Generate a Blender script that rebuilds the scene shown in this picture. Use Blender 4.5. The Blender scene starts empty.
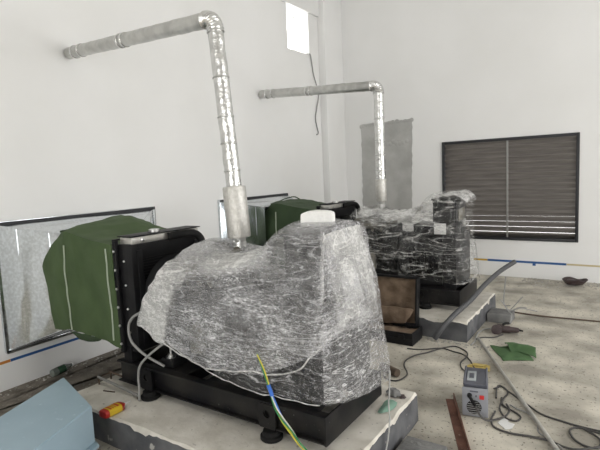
import bpy, bmesh, math, random
from mathutils import Vector, Matrix, noise
random.seed(7)
S = bpy.context.scene
COL = S.collection
PI = math.pi

# ------------------------------------------------------------------ materials
def mat(name, color, rough=.6, metal=0., color2=None, scale=8., bump=0., bscale=60., detail=4., spec=None,
        speck=None, sscale=90., sthr=.62, stretch=(1, 1, 1), ramp=(.35, .65)):
    m = bpy.data.materials.new(name); m.use_nodes = True
    nt = m.node_tree; N = nt.nodes; L = nt.links
    b = N['Principled BSDF']
    b.inputs['Roughness'].default_value = rough; b.inputs['Metallic'].default_value = metal
    if spec is not None: b.inputs['Specular IOR Level'].default_value = spec
    b.inputs['Base Color'].default_value = (*color, 1)
    tc = N.new('ShaderNodeTexCoord'); mp = N.new('ShaderNodeMapping')
    mp.inputs['Scale'].default_value = stretch
    L.new(tc.outputs['Object'], mp.inputs['Vector'])
    out = None
    if color2 is not None:
        n = N.new('ShaderNodeTexNoise'); n.inputs['Scale'].default_value = scale; n.inputs['Detail'].default_value = detail
        L.new(mp.outputs['Vector'], n.inputs['Vector'])
        r = N.new('ShaderNodeValToRGB')
        r.color_ramp.elements[0].position = ramp[0]; r.color_ramp.elements[1].position = ramp[1]
        r.color_ramp.elements[0].color = (*color, 1); r.color_ramp.elements[1].color = (*color2, 1)
        L.new(n.outputs['Fac'], r.inputs['Fac']); out = r.outputs['Color']
    if speck is not None:
        n = N.new('ShaderNodeTexNoise'); n.inputs['Scale'].default_value = sscale; n.inputs['Detail'].default_value = 3
        L.new(mp.outputs['Vector'], n.inputs['Vector'])
        r = N.new('ShaderNodeValToRGB')
        r.color_ramp.elements[0].position = sthr; r.color_ramp.elements[1].position = min(1, sthr + .07)
        L.new(n.outputs['Fac'], r.inputs['Fac'])
        mx = N.new('ShaderNodeMix'); mx.data_type = 'RGBA'
        L.new(r.outputs['Color'], mx.inputs['Factor'])
        if out is not None: L.new(out, mx.inputs['A'])
        else: mx.inputs['A'].default_value = (*color, 1)
        mx.inputs['B'].default_value = (*speck, 1); out = mx.outputs['Result']
    if out is not None: L.new(out, b.inputs['Base Color'])
    if bump:
        n = N.new('ShaderNodeTexNoise'); n.inputs['Scale'].default_value = bscale; n.inputs['Detail'].default_value = 5
        L.new(mp.outputs['Vector'], n.inputs['Vector'])
        bp = N.new('ShaderNodeBump'); bp.inputs['Strength'].default_value = bump; bp.inputs['Distance'].default_value = .01
        L.new(n.outputs['Fac'], bp.inputs['Height']); L.new(bp.outputs['Normal'], b.inputs['Normal'])
    return m

def film(name, lo, crinkle, lines, tint, patch=(.35, 1.3), rough=.3, gloss=.10, fine=58., thr=(.48, .72), lsc=1.):
    """thin crinkled polythene: clear in the flat places, milky along its creases, with glints put into the white"""
    m = bpy.data.materials.new(name); m.use_nodes = True
    nt = m.node_tree; N = nt.nodes; L = nt.links
    N.remove(N['Principled BSDF'])
    out = N['Material Output']
    tc = N.new('ShaderNodeTexCoord')
    def tex(sc, st, det, rot=(0, 0, 0), dist=0., rgh=.5):
        mp = N.new('ShaderNodeMapping'); mp.inputs['Scale'].default_value = st; mp.inputs['Rotation'].default_value = rot
        L.new(tc.outputs['Object'], mp.inputs['Vector'])
        n = N.new('ShaderNodeTexNoise'); n.inputs['Scale'].default_value = sc; n.inputs['Detail'].default_value = det
        n.inputs['Distortion'].default_value = dist; n.inputs['Roughness'].default_value = rgh
        L.new(mp.outputs['Vector'], n.inputs['Vector']); return n.outputs['Fac']
    def rng(v, a, b, c, d):
        r = N.new('ShaderNodeMapRange'); L.new(v, r.inputs['Value'])
        for k, x in zip(('From Min', 'From Max', 'To Min', 'To Max'), (a, b, c, d)): r.inputs[k].default_value = x
        return r.outputs['Result']
    def op(o, a, b, clamp=False):
        q = N.new('ShaderNodeMath'); q.operation = o; q.use_clamp = clamp
        for k, x in ((0, a), (1, b)):
            if isinstance(x, (int, float)): q.inputs[k].default_value = x
            else: L.new(x, q.inputs[k])
        return q.outputs[0]
    def ridge(f, p): return rng(op('ABSOLUTE', op('SUBTRACT', f, .5), 0), 0, p, 1, 0)
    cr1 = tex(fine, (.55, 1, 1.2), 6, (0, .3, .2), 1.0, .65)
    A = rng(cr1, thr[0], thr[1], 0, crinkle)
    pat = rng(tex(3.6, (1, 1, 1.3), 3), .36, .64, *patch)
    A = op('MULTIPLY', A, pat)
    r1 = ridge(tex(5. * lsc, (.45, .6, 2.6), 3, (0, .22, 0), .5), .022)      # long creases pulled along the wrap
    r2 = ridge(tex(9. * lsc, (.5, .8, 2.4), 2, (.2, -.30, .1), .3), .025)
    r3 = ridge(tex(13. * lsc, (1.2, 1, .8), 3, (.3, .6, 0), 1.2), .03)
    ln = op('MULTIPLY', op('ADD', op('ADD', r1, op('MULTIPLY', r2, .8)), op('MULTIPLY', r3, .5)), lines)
    fac = op('ADD', op('ADD', op('MULTIPLY', pat, lo), A), ln, True)  # white speckle and streaks carry painted glints besides the milky creases
    at = N.new('ShaderNodeAttribute'); at.attribute_name = 'thinning'
    fac = op('MULTIPLY', fac, op('SUBTRACT', 1., at.outputs['Fac']), True)
    bp = N.new('ShaderNodeBump'); bp.inputs['Strength'].default_value = 1.; bp.inputs['Distance'].default_value = .014
    L.new(op('ADD', cr1, op('MULTIPLY', ln, .5)), bp.inputs['Height'])
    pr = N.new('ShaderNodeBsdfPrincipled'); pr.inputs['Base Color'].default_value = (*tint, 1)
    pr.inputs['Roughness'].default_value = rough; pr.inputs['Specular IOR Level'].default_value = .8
    L.new(bp.outputs['Normal'], pr.inputs['Normal'])
    gl = N.new('ShaderNodeBsdfGlossy'); gl.inputs['Roughness'].default_value = .10
    L.new(bp.outputs['Normal'], gl.inputs['Normal'])
    tr = N.new('ShaderNodeBsdfTransparent'); tr.inputs['Color'].default_value = (.95, .95, .95, 1)
    g1 = N.new('ShaderNodeMixShader'); g1.inputs[0].default_value = gloss
    L.new(tr.outputs[0], g1.inputs[1]); L.new(gl.outputs[0], g1.inputs[2])
    mx = N.new('ShaderNodeMixShader')
    L.new(fac, mx.inputs[0]); L.new(g1.outputs[0], mx.inputs[1]); L.new(pr.outputs[0], mx.inputs[2])
    L.new(mx.outputs[0], out.inputs['Surface'])
    return m

M = dict(
    wall=mat('wall_paint', (.76, .76, .75), .85, color2=(.80, .80, .795), scale=.9, bump=.06, bscale=14),
    ceil=mat('ceiling_paint', (.82, .82, .80), .9, color2=(.85, .85, .84), scale=1.2),
    floor=mat('concrete_floor', (.29, .27, .23), .88, color2=(.60, .565, .485), scale=2.2, detail=12, bump=.4, bscale=26,
              speck=(.17, .155, .13), sscale=44, sthr=.61, ramp=(.38, .60)),
    soil=mat('soil_dust', (.12, .105, .085), .95, color2=(.24, .215, .18), scale=7, detail=9, bump=.5, bscale=40, speck=(.36, .34, .30), sscale=40, sthr=.64),
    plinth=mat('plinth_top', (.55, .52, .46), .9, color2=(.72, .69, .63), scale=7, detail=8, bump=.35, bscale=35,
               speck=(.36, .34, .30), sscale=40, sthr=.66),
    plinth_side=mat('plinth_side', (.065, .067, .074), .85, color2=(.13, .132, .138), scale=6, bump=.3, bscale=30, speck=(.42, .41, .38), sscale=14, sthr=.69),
    plaster=mat('bare_plaster', (.36, .36, .345), .9, color2=(.46, .46, .445), scale=3.5, detail=8, bump=.2, bscale=20),
    foil=mat('foil_wrap', (.58, .58, .57), .24, 1., color2=(.74, .74, .73), scale=18, bump=.7, bscale=34),
    foil_dull=mat('foil_wrap_dull', (.44, .44, .425), .30, .95, color2=(.56, .56, .54), scale=12, bump=.8, bscale=24),
    silencer=mat('silencer_foil', (.54, .53, .50), .42, .8, color2=(.66, .65, .62), scale=40, bump=.5, bscale=110),
    galv=mat('galvanised_sheet', (.58, .61, .63), .17, 1., color2=(.72, .76, .79), scale=46, detail=3, ramp=(.42, .66)),
    steel=mat('bright_steel', (.66, .66, .65), .3, 1.),
    alu=mat('dull_aluminium', (.48, .47, .44), .45, .75, color2=(.60, .59, .56), scale=20),
    canvas=mat('green_canvas', (.042, .074, .024), .8, color2=(.060, .098, .035), scale=5, bump=.15, bscale=160),
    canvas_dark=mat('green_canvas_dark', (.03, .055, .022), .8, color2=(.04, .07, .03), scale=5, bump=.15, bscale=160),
    zip=mat('grey_seam_tape', (.40, .45, .36), .7),
    black=mat('black_paint', (.006, .006, .007), .5, color2=(.011, .011, .012), scale=9, bump=.05, bscale=40, spec=.2),
    dusty=mat('dusty_black_paint', (.007, .007, .008), .42, color2=(.038, .035, .031), scale=5, detail=8, speck=(.16, .155, .145), sscale=52, sthr=.70, ramp=(.45, .8), spec=.25),
    engine=mat('engine_paint', (.010, .010, .012), .4, color2=(.022, .022, .022), scale=8, spec=.25),
    engine_grey=mat('engine_casting', (.10, .098, .09), .5, .2, color2=(.17, .155, .12), scale=10),
    rubber=mat('black_rubber', (.010, .010, .010), .65, spec=.2),
    cable=mat('cable_grey', (.055, .052, .050), .55),
    cable_lt=mat('hose_grey', (.30, .30, .29), .5),
    conduit=mat('conduit_plastic', (.075, .077, .082), .55),
    white=mat('white_plastic', (.75, .75, .74), .5),
    foam=mat('white_foam', (.82, .82, .80), .8, color2=(.88, .88, .86), scale=30, bump=.3, bscale=70),
    bluebox=mat('pale_blue_enamel', (.30, .41, .485), .45, color2=(.335, .45, .525), scale=3, speck=(.42, .53, .60), sscale=30, sthr=.68),
    red=mat('red_plastic', (.36, .016, .012), .35), yellow=mat('yellow_label', (.62, .43, .02), .5),
    label_red=mat('label_red_print', (.45, .05, .02), .5),
    wyel=mat('yellow_insulation', (.65, .58, .06), .45), wgrn=mat('green_insulation', (.03, .26, .08), .45),
    wblu=mat('blue_insulation', (.04, .16, .60), .45), wwht=mat('white_insulation', (.72, .72, .68), .45),
    tape_b=mat('blue_tape', (.018, .085, .26), .5), tape_y=mat('yellow_tape', (.50, .32, .04), .55), tape_o=mat('tan_tape', (.52, .44, .26), .6),
    louver=mat('louver_slat', (.095, .086, .078), .42, .25, color2=(.135, .122, .11), scale=3, stretch=(1, 1, 12)),
    louver_f=mat('louver_frame', (.022, .023, .026), .45, .2),
    mull=mat('louver_mullion', (.26, .26, .25), .45, .3),
    brown=mat('brown_lining', (.12, .082, .055), .95, color2=(.23, .165, .115), scale=9, detail=6, bump=.5, bscale=40),
    case=mat('case_shell', (.010, .010, .011), .5, spec=.25),
    weld=mat('welder_panel', (.27, .28, .31), .45), weld_d=mat('welder_top', (.095, .10, .125), .45), clear=mat('meter_window', (.42, .45, .46), .25),
    redsw=mat('red_switch', (.55, .02, .02), .35), grey=mat('mid_grey', (.25, .25, .25), .5),
    rust=mat('rusty_steel', (.085, .035, .022), .75, color2=(.17, .075, .05), scale=14, detail=6, speck=(.33, .25, .2), sscale=26, sthr=.66),
    rustb=mat('brown_steel', (.075, .05, .035), .7, color2=(.12, .085, .06), scale=18),
    greensc=mat('green_scrap_cloth', (.045, .10, .035), .8, color2=(.065, .135, .05), scale=8),
    paper=mat('white_paper', (.72, .72, .71), .8), card=mat('yellow_card', (.42, .31, .07), .7, color2=(.55, .43, .15), scale=30),
    block=mat('grey_block', (.14, .14, .14), .9, color2=(.21, .21, .205), scale=12, bump=.5, bscale=40),
    debris=mat('rubble', (.30, .29, .26), .9, color2=(.5, .48, .45), scale=3),
    darkred=mat('dark_metal_scrap', (.035, .02, .02), .5, color2=(.07, .05, .05), scale=12),
    bottlec=mat('dull_clear_plastic', (.16, .18, .16), .25), tape_or=mat('orange_tape', (.50, .19, .03), .5), bottleg=mat('green_bottle_plastic', (.02, .07, .035), .2), teal=mat('teal_scrap', (.20, .33, .26), .7),
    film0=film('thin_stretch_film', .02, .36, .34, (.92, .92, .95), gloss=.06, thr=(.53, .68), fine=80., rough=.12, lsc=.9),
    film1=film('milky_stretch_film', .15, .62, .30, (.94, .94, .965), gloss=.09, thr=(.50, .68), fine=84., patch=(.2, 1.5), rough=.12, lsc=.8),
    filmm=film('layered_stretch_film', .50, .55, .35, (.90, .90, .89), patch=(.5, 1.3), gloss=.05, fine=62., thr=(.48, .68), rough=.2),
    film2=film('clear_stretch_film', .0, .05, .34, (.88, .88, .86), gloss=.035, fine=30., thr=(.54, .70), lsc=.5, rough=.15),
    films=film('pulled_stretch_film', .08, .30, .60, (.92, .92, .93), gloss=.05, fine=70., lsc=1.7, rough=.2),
    strand=mat('twisted_film', (.40, .40, .385), .35),
    skyglass=None,
)
g = bpy.data.materials.new('window_glass'); g.use_nodes = True
gn = g.node_tree; gn.nodes.remove(gn.nodes['Principled BSDF'])
ga = gn.nodes.new('ShaderNodeBsdfTransparent'); gg = gn.nodes.new('ShaderNodeBsdfGlossy'); gg.inputs['Roughness'].default_value = .02
gm = gn.nodes.new('ShaderNodeMixShader'); gm.inputs[0].default_value = .06
gn.links.new(ga.outputs[0], gm.inputs[1]); gn.links.new(gg.outputs[0], gm.inputs[2]); gn.links.new(gm.outputs[0], gn.nodes['Material Output'].inputs['Surface'])
M['skyglass'] = g

# ------------------------------------------------------------------ mesh helpers
class B:
    def __init__(s): s.v = []; s.f = []; s.mi = []; s.cur = 0
    def add(s, vs, fs):
        o = len(s.v); s.v += [Vector(p) for p in vs]; s.f += [tuple(i + o for i in f) for f in fs]; s.mi += [s.cur] * len(fs); return s
    def bm(s, bm):
        bm.verts.index_update(); return s.add([v.co.copy() for v in bm.verts], [[v.index for v in f.verts] for f in bm.faces])
    def box(s, x0, x1, y0, y1, z0, z1, bev=.004, rot=None, seg=2):
        b = bmesh.new(); bmesh.ops.create_cube(b, size=1)
        dx, dy, dz = x1 - x0, y1 - y0, z1 - z0
        for v in b.verts: v.co = Vector((v.co.x * dx, v.co.y * dy, v.co.z * dz))
        bv = min(bev, min(dx, dy, dz) * .3)
        if bv > 1e-5: bmesh.ops.bevel(b, geom=b.edges[:], offset=bv, segments=seg, affect='EDGES', profile=.6)
        c = Vector(((x0 + x1) / 2, (y0 + y1) / 2, (z0 + z1) / 2))
        for v in b.verts: v.co = (rot @ v.co if rot else v.co) + c
        s.bm(b); b.free(); return s
    def rev(s, p0, axis, prof, n=24, cap=True):
        """profile (t along axis, radius)"""
        p0 = Vector(p0); a = Vector(axis).normalized()
        u = a.orthogonal().normalized(); w = a.cross(u)
        vs = []; fs = []
        for t, r in prof:
            for k in range(n):
                an = 2 * PI * k / n; vs.append(p0 + a * t + (u * math.cos(an) + w * math.sin(an)) * r)
        for i in range(len(prof) - 1):
            for k in range(n):
                fs.append((i * n + k, i * n + (k + 1) % n, (i + 1) * n + (k + 1) % n, (i + 1) * n + k))
        if cap: fs.append(tuple(range(n))[::-1]); fs.append(tuple((len(prof) - 1) * n + k for k in range(n)))
        return s.add(vs, fs)
    def cyl(s, p0, p1, r0, r1=None, n=20, bev=.0):
        p0 = Vector(p0); p1 = Vector(p1); d = (p1 - p0).length; r1 = r0 if r1 is None else r1
        if bev: pr = [(0, r0 - bev), (bev, r0), (d - bev, r1), (d, r1 - bev)]
        else: pr = [(0, r0), (d, r1)]
        return s.rev(p0, p1 - p0, pr, n)
    def tube(s, pts, r, n=8, step=.02, smooth=True, jit=0., rf=None):
        P = spline(pts, step) if smooth else [Vector(p) for p in pts]
        if jit: P = [p + noise.noise_vector(p * 14) * jit for p in P]
        vs = []; fs = []; t = (P[1] - P[0]).normalized(); u = t.orthogonal().normalized()
        for i, p in enumerate(P):
            t = (P[min(i + 1, len(P) - 1)] - P[max(i - 1, 0)]).normalized()
            u = (u - t * u.dot(t)).normalized(); w = t.cross(u)
            rr = r if rf is None else r * rf(i / (len(P) - 1), i)
            for k in range(n):
                a = 2 * PI * k / n; vs.append(p + (u * math.cos(a) + w * math.sin(a)) * rr)
        for i in range(len(P) - 1):
            for k in range(n): fs.append((i * n + k, i * n + (k + 1) % n, (i + 1) * n + (k + 1) % n, (i + 1) * n + k))
        fs.append(tuple(range(n))[::-1]); fs.append(tuple((len(P) - 1) * n + k for k in range(n)))
        return s.add(vs, fs)
    def grid(s, G, closed=False):
        a = len(G); c = len(G[0]); fs = []
        for i in range(a - 1):
            for j in range(c if closed else c - 1):
                fs.append((i * c + j, i * c + (j + 1) % c, (i + 1) * c + (j + 1) % c, (i + 1) * c + j))
        return s.add([p for r in G for p in r], fs)
    def prism(s, pts, ext):
        """flat polygon pts extruded by vector ext"""
        n = len(pts); e = Vector(ext); P = [Vector(p) for p in pts]
        return s.add(P + [p + e for p in P], [tuple(range(n))[::-1], tuple(range(n, 2 * n))] + [(i, (i + 1) % n, n + (i + 1) % n, n + i) for i in range(n)])

def cr(p0, p1, p2, p3, t):
    return .5 * ((2 * p1) + (p2 - p0) * t + (2 * p0 - 5 * p1 + 4 * p2 - p3) * t * t + (3 * p1 - p0 - 3 * p2 + p3) * t ** 3)
def spline(pts, step=.02):
    P = [Vector(p) for p in pts]; P = [2 * P[0] - P[1]] + P + [2 * P[-1] - P[-2]]
    out = []
    for i in range(1, len(P) - 2):
        n = max(2, int((P[i + 1] - P[i]).length / step))
        out += [cr(P[i - 1], P[i], P[i + 1], P[i + 2], k / n) for k in range(n)]
    return out + [P[-2]]
def resample(pts, n):
    """n points, evenly in control-parameter, Catmull-Rom"""
    P = [Vector(p) for p in pts]; m = len(P) - 1; Q = [2 * P[0] - P[1]] + P + [2 * P[-1] - P[-2]]
    out = []
    for k in range(n):
        t = k / (n - 1) * m; i = min(int(t), m - 1); out.append(cr(Q[i], Q[i + 1], Q[i + 2], Q[i + 3], t - i))
    return out

def linres(P, n):
    m = len(P) - 1; out = []
    for k in range(n):
        t = k / (n - 1) * m; i = min(int(t), m - 1); out.append(P[i].lerp(P[i + 1], t - i))
    return out
def feather(o, G, sides='udlr', wdt=.16):
    """a torn sheet of film thins out towards its free edges"""
    a = o.data.attributes.new('thinning', 'FLOAT', 'POINT'); nr, nc = len(G), len(G[0]); k = 0
    for i, row in enumerate(G):
        for j, p in enumerate(row):
            v, u = i / (nr - 1), j / (nc - 1); e = []
            if 'u' in sides: e.append(v)
            if 'd' in sides: e.append(1 - v)
            if 'l' in sides: e.append(u)
            if 'r' in sides: e.append(1 - u)
            q = min(e) / wdt + .8 * noise.noise(p * 9) * (min(e) < wdt * 1.6) + .3 * noise.noise(p * 26)
            a.data[k].value = 1 - max(0, min(1, q)); k += 1
ORG = {}
def obj(name, b, m, parent=None, org=None, label=None, cat=None, group=None, kind=None, smooth=40, recalc=True, sub=0):
    me = bpy.data.meshes.new(name)
    o = Vector((0, 0, 0))
    if parent is not None: o = ORG[parent.name]
    elif org is not None: o = Vector(org)
    elif kind != 'structure':
        xs = b.v; lo = [min(p[i] for p in xs) for i in range(3)]; hi = [max(p[i] for p in xs) for i in range(3)]
        o = Vector(((lo[0] + hi[0]) / 2, (lo[1] + hi[1]) / 2, lo[2]))
    me.from_pydata([p - o for p in b.v], [], b.f)
    for mm in (m if isinstance(m, (list, tuple)) else [m]): me.materials.append(mm)
    for p, i in zip(me.polygons, b.mi): p.material_index = i
    if recalc:
        bb = bmesh.new(); bb.from_mesh(me); bmesh.ops.recalc_face_normals(bb, faces=bb.faces); bb.to_mesh(me); bb.free()
    if smooth:
        me.polygons.foreach_set('use_smooth', [True] * len(me.polygons))
        me.set_sharp_from_angle(angle=math.radians(smooth))
    ob = bpy.data.objects.new(name, me); COL.objects.link(ob)
    if parent is not None: ob.parent = parent
    else: ob.location = o
    ORG[ob.name] = o
    tag(ob, label, cat, group, kind)
    return ob
def tag(o, label=None, cat=None, group=None, kind=None):
    for k, v in (('label', label), ('category', cat), ('group', group), ('kind', kind)):
        if v: o[k] = v
def thing(name, loc, label, cat, group=None, off=(0, 0, 0)):
    o = bpy.data.objects.new(name, None); COL.objects.link(o)
    o.location = Vector(loc) + Vector(off); o.empty_display_size = .1
    ORG[o.name] = Vector(loc); tag(o, label, cat, group); return o

# ------------------------------------------------------------------ the setting
X1, YB, YF, ZC = 8.0, 7.3, -3.6, 5.2
obj('floor', B().box(-.3, X1 + .3, YF - .3, YB + .3, -.2, 0, 0), M['floor'], kind='structure', label='pale dusty concrete floor', smooth=0)
obj('ceiling', B().box(-.3, X1 + .3, YF - .3, YB + .3, ZC, ZC + .2, 0), M['ceil'], kind='structure', smooth=0)
random.seed(21); sp = []
for (ax, ay), (bx, by) in (((.005, 1.0), (.8, 1.0)), ((.8, 1.0), (.95, 1.7)), ((.95, 1.7), (.92, 3.3)), ((.92, 3.3), (.5, 4.0)), ((.5, 4.0), (.005, 4.1)), ((.005, 4.1), (.005, 1.0))):
    for k in range(14):
        x = ax + (bx - ax) * k / 14; y = ay + (by - ay) * k / 14; e = .07 if x > .02 else 0
        sp.append(Vector((x + random.uniform(-e, e), y + random.uniform(-e, e), .0005)))
fl_ = bpy.data.objects['floor']
obj('soil_layer', B().prism(sp, (0, 0, .002)), M['soil'], fl_, label='brown soil dust along the left wall', smooth=0)
# left wall with the high window opening
W0, W1, WZ0, WZ1 = 5.883, 6.452, 3.386, 4.0
wl = B().box(-.3, 0, YF - .3, W0, 0, ZC, 0).box(-.3, 0, W1, YB + .3, 0, ZC, 0).box(-.3, 0, W0, W1, 0, WZ0, 0).box(-.3, 0, W0, W1, WZ1, ZC, 0)
wall_l = obj('wall_left', wl, M['wall'], kind='structure', smooth=0)
# back wall with the louver opening
LX0, LX1, LZ0, LZ1 = 1.745, 3.54, .53, 1.97
wb = B().box(0, LX0, YB, YB + .25, 0, ZC, 0).box(LX1, X1 + .3, YB, YB + .25, 0, ZC, 0).box(LX0, LX1, YB, YB + .25, 0, LZ0, 0).box(LX0, LX1, YB, YB + .25, LZ1, ZC, 0)
wall_b = obj('wall_back', wb, M['wall'], kind='structure', smooth=0)
# right wall with a wide daylight doorway; the unseen doorway behind is added for fill
DY0, DY1, DZ = 1.2, 5.8, 3.4
obj('wall_right', B().box(X1, X1 + .25, YF, DY0, 0, ZC, 0).box(X1, X1 + .25, DY1, YB, 0, ZC, 0).box(X1, X1 + .25, DY0, DY1, DZ, ZC, 0), M['wall'], kind='structure', smooth=0)
obj('wall_front', B().box(0, 2.2, YF - .25, YF, 0, ZC, 0).box(5.4, X1, YF - .25, YF, 0, ZC, 0).box(2.2, 5.4, YF - .25, YF, 3.0, ZC, 0), M['wall'], kind='structure', smooth=0)
wf = B()
for a in ((W0, W0 + .014, WZ0, WZ1), (W1 - .014, W1, WZ0, WZ1), (W0, W1, WZ0, WZ0 + .014), (W0, W1, WZ1 - .014, WZ1)): wf.box(-.29, -.265, *a, .002)
win = obj('window_1', wf, M['white'], kind='structure')
obj('window_pane', B().box(-.280, -.277, W0 + .02, W1 - .02, WZ0 + .02, WZ1 - .02, 0), M['skyglass'], win)
obj('trim_1', B().box(0, .12, 6.72, YB, 0, ZC, .006), M['wall'], kind='structure', label='white square corner column')
obj('trim_2', B().box(0, .035, YF, 6.72, 4.0, 4.75, .004), M['wall'], kind='structure', label='white beam along the left wall above the window')
obj('trim_3', B().box(.12, X1, YB - .08, YB, 4.43, 5.0, .006), M['wall'], kind='structure', label='white beam along the back wall')
# bare plaster patch behind the far exhaust pipe
pts = []
random.seed(3)
def rough_edge(a, b, n, amp):
    a, b = Vector(a), Vector(b); d = (b - a).normalized(); nn = Vector((d.z, 0, -d.x))
    return [a + (b - a) * k / n + nn * random.uniform(-amp, amp) for k in range(n)]
pts = rough_edge((.405, 0, .75), (.415, 0, 2.33), 26, .008) + rough_edge((.415, 0, 2.33), (1.30, 0, 2.35), 40, .008) + rough_edge((1.29, 0, 2.36), (1.25, 0, .75), 26, .006)
pts = [Vector((p.x, YB - .006, p.z)) for p in pts] + [Vector((1.25, YB - .006, .75))]
obj('plaster_patch', B().prism(pts, (0, .0055, 0)), M['plaster'], wall_b, label='rough grey unpainted plaster patch', smooth=0)
lump = B()
for k in range(26):
    t = k / 25; lump.rev((.42 + .86 * t, YB - .004, 2.325 + .02 * t + random.uniform(-.01, .01)), (0, -1, 0), [(0, random.uniform(.015, .04)), (.008, .018), (.012, .006)], 8)
for k in range(7): lump.rev((.86 + .055 * k, YB - .006, 2.02 + random.uniform(-.03, .03)), (0, -1, 0), [(0, .04), (.006, .025), (.008, .008)], 8)
obj('mortar_lumps', lump, M['plaster'], wall_b, label='lumps of grey mortar on the bare patch')
# painted / taped height marks on the walls
def strip(name, wall, m, a, b, z, h=.022, back=True, lab=None):
    q = B()
    if back: q.box(a, b, YB - .003, YB - .0005, z - h / 2, z + h / 2, 0)
    else: q.box(.0005, .003, a, b, z - h / 2, z + h / 2, 0)
    obj(name, q, m, wall, label=lab, smooth=0)
strip('tape_strip', wall_l, M['tape_b'], 1.78, 2.62, .226, back=False, lab='blue tape strip')
strip('tape_strip', wall_l, M['tape_or'], 1.2, 1.778, .226, back=False, lab='orange tape strip')
strip('tape_strip', wall_b, M['tape_y'], 2.20, 2.39, .226, .026, lab='yellow tape strip')
strip('tape_strip', wall_b, M['tape_b'], 2.392, 3.405, .226, .030, lab='blue tape strip')
strip('tape_strip', wall_b, M['tape_o'], 3.407, 5.0, .226, .024, lab='tan tape strip')
strip('tape_tab', wall_b, M['tape_b'], 2.99, 3.03, .195, .03, lab='torn end of blue tape')

# ------------------------------------------------------------------ louver
lv = thing('wall_louver', (2.64, YB, LZ0), 'large dark grey metal louver set in the white back wall', 'louver')
fr = B(); fw = .04
for a in ((LX0, LX0 + fw, LZ0, LZ1), (LX1 - fw, LX1, LZ0, LZ1), (LX0 + fw, LX1 - fw, LZ0, LZ0 + fw), (LX0 + fw, LX1 - fw, LZ1 - fw, LZ1)):
    fr.box(a[0], a[1], YB - .02, YB + .06, a[2], a[3], .004)
obj('frame', fr, M['louver_f'], lv)
ns = 18; z0 = LZ0 + fw; z1 = LZ1 - fw; pitch = (z1 - z0) / ns
sl = B()
for k in range(ns):
    zc = z0 + pitch * (k + .5)
    # rain blade: inner edge high, outer edge low, rolled lip on the inside
    y0, y1 = YB + .005, YB + .058
    zi, zo = zc + pitch * .532, zc - pitch * .532
    prof = [(y0, zi), (y0 - .007, zi - .004), (y0 - .009, zi - .026), (y0 - .006, zi - .026), (y0 - .003, zi - .008), (y1, zo), (y1, zo + .003)]
    sl.prism([(LX0 + fw, y, z) for y, z in prof], (LX1 - LX0 - 2 * fw, 0, 0))
obj('slats', sl, M['louver'], lv, smooth=0)
obj('mullion', B().box(2.650, 2.674, YB - .012, YB + .004, z0, z1, .003), M['mull'], lv, label='pale central mullion')

# ------------------------------------------------------------------ plinths
def plinth(x0, x1, y0, y1, h, label, seed):
    random.seed(seed)
    b = B(); n = 60
    # rough cast body (sides) and a thicker-skinned pale top with chipped edges
    def ring(z, ins, amp):
        P = []
        for (ax, ay), (bx, by) in (((x0, y0), (x1, y0)), ((x1, y0), (x1, y1)), ((x1, y1), (x0, y1)), ((x0, y1), (x0, y0))):
            for k in range(n):
                x = ax + (bx - ax) * k / n; y = ay + (by - ay) * k / n
                nx, ny = (x - (x0 + x1) / 2) / (x1 - x0), (y - (y0 + y1) / 2) / (y1 - y0)
                d = noise.noise(Vector((x * 9, y * 9, z * 3 + seed))) * amp
                zz = z - (max(0, noise.noise(Vector((x * 7, y * 7, seed + 4)))) * .05 + max(0, noise.noise(Vector((x * 25, y * 25, seed)))) * .02 if ins == .002 else 0)
                P.append(Vector((x - math.copysign(ins, nx) * (abs(nx) > .49) + d * (abs(nx) > .49), y - math.copysign(ins, ny) * (abs(ny) > .49) + d * (abs(ny) > .49), zz)))
        return P
    r0 = ring(0, 0, .004); r1 = ring(h * .45, 0, .006); r2 = ring(h - .012, .002, .008); r3 = ring(h, .010, .012)
    t = thing('concrete_plinth', ((x0 + x1) / 2, (y0 + y1) / 2, 0), label, 'plinth', 'concrete plinths')
    b.grid([r0, r1, r2], True); b.add(r0, [tuple(range(len(r0)))])
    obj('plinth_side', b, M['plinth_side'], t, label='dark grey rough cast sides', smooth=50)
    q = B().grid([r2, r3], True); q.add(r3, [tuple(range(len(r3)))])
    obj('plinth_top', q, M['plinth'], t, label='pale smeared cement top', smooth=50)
    return t
plinth(.95, 2.97, 1.65, 2.83, .19, 'pale topped concrete plinth under the nearer film wrapped generator', 1)
plinth(.85, 2.87, 4.36, 5.55, .19, 'pale topped concrete plinth under the farther generator by the back wall', 5)

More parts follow.
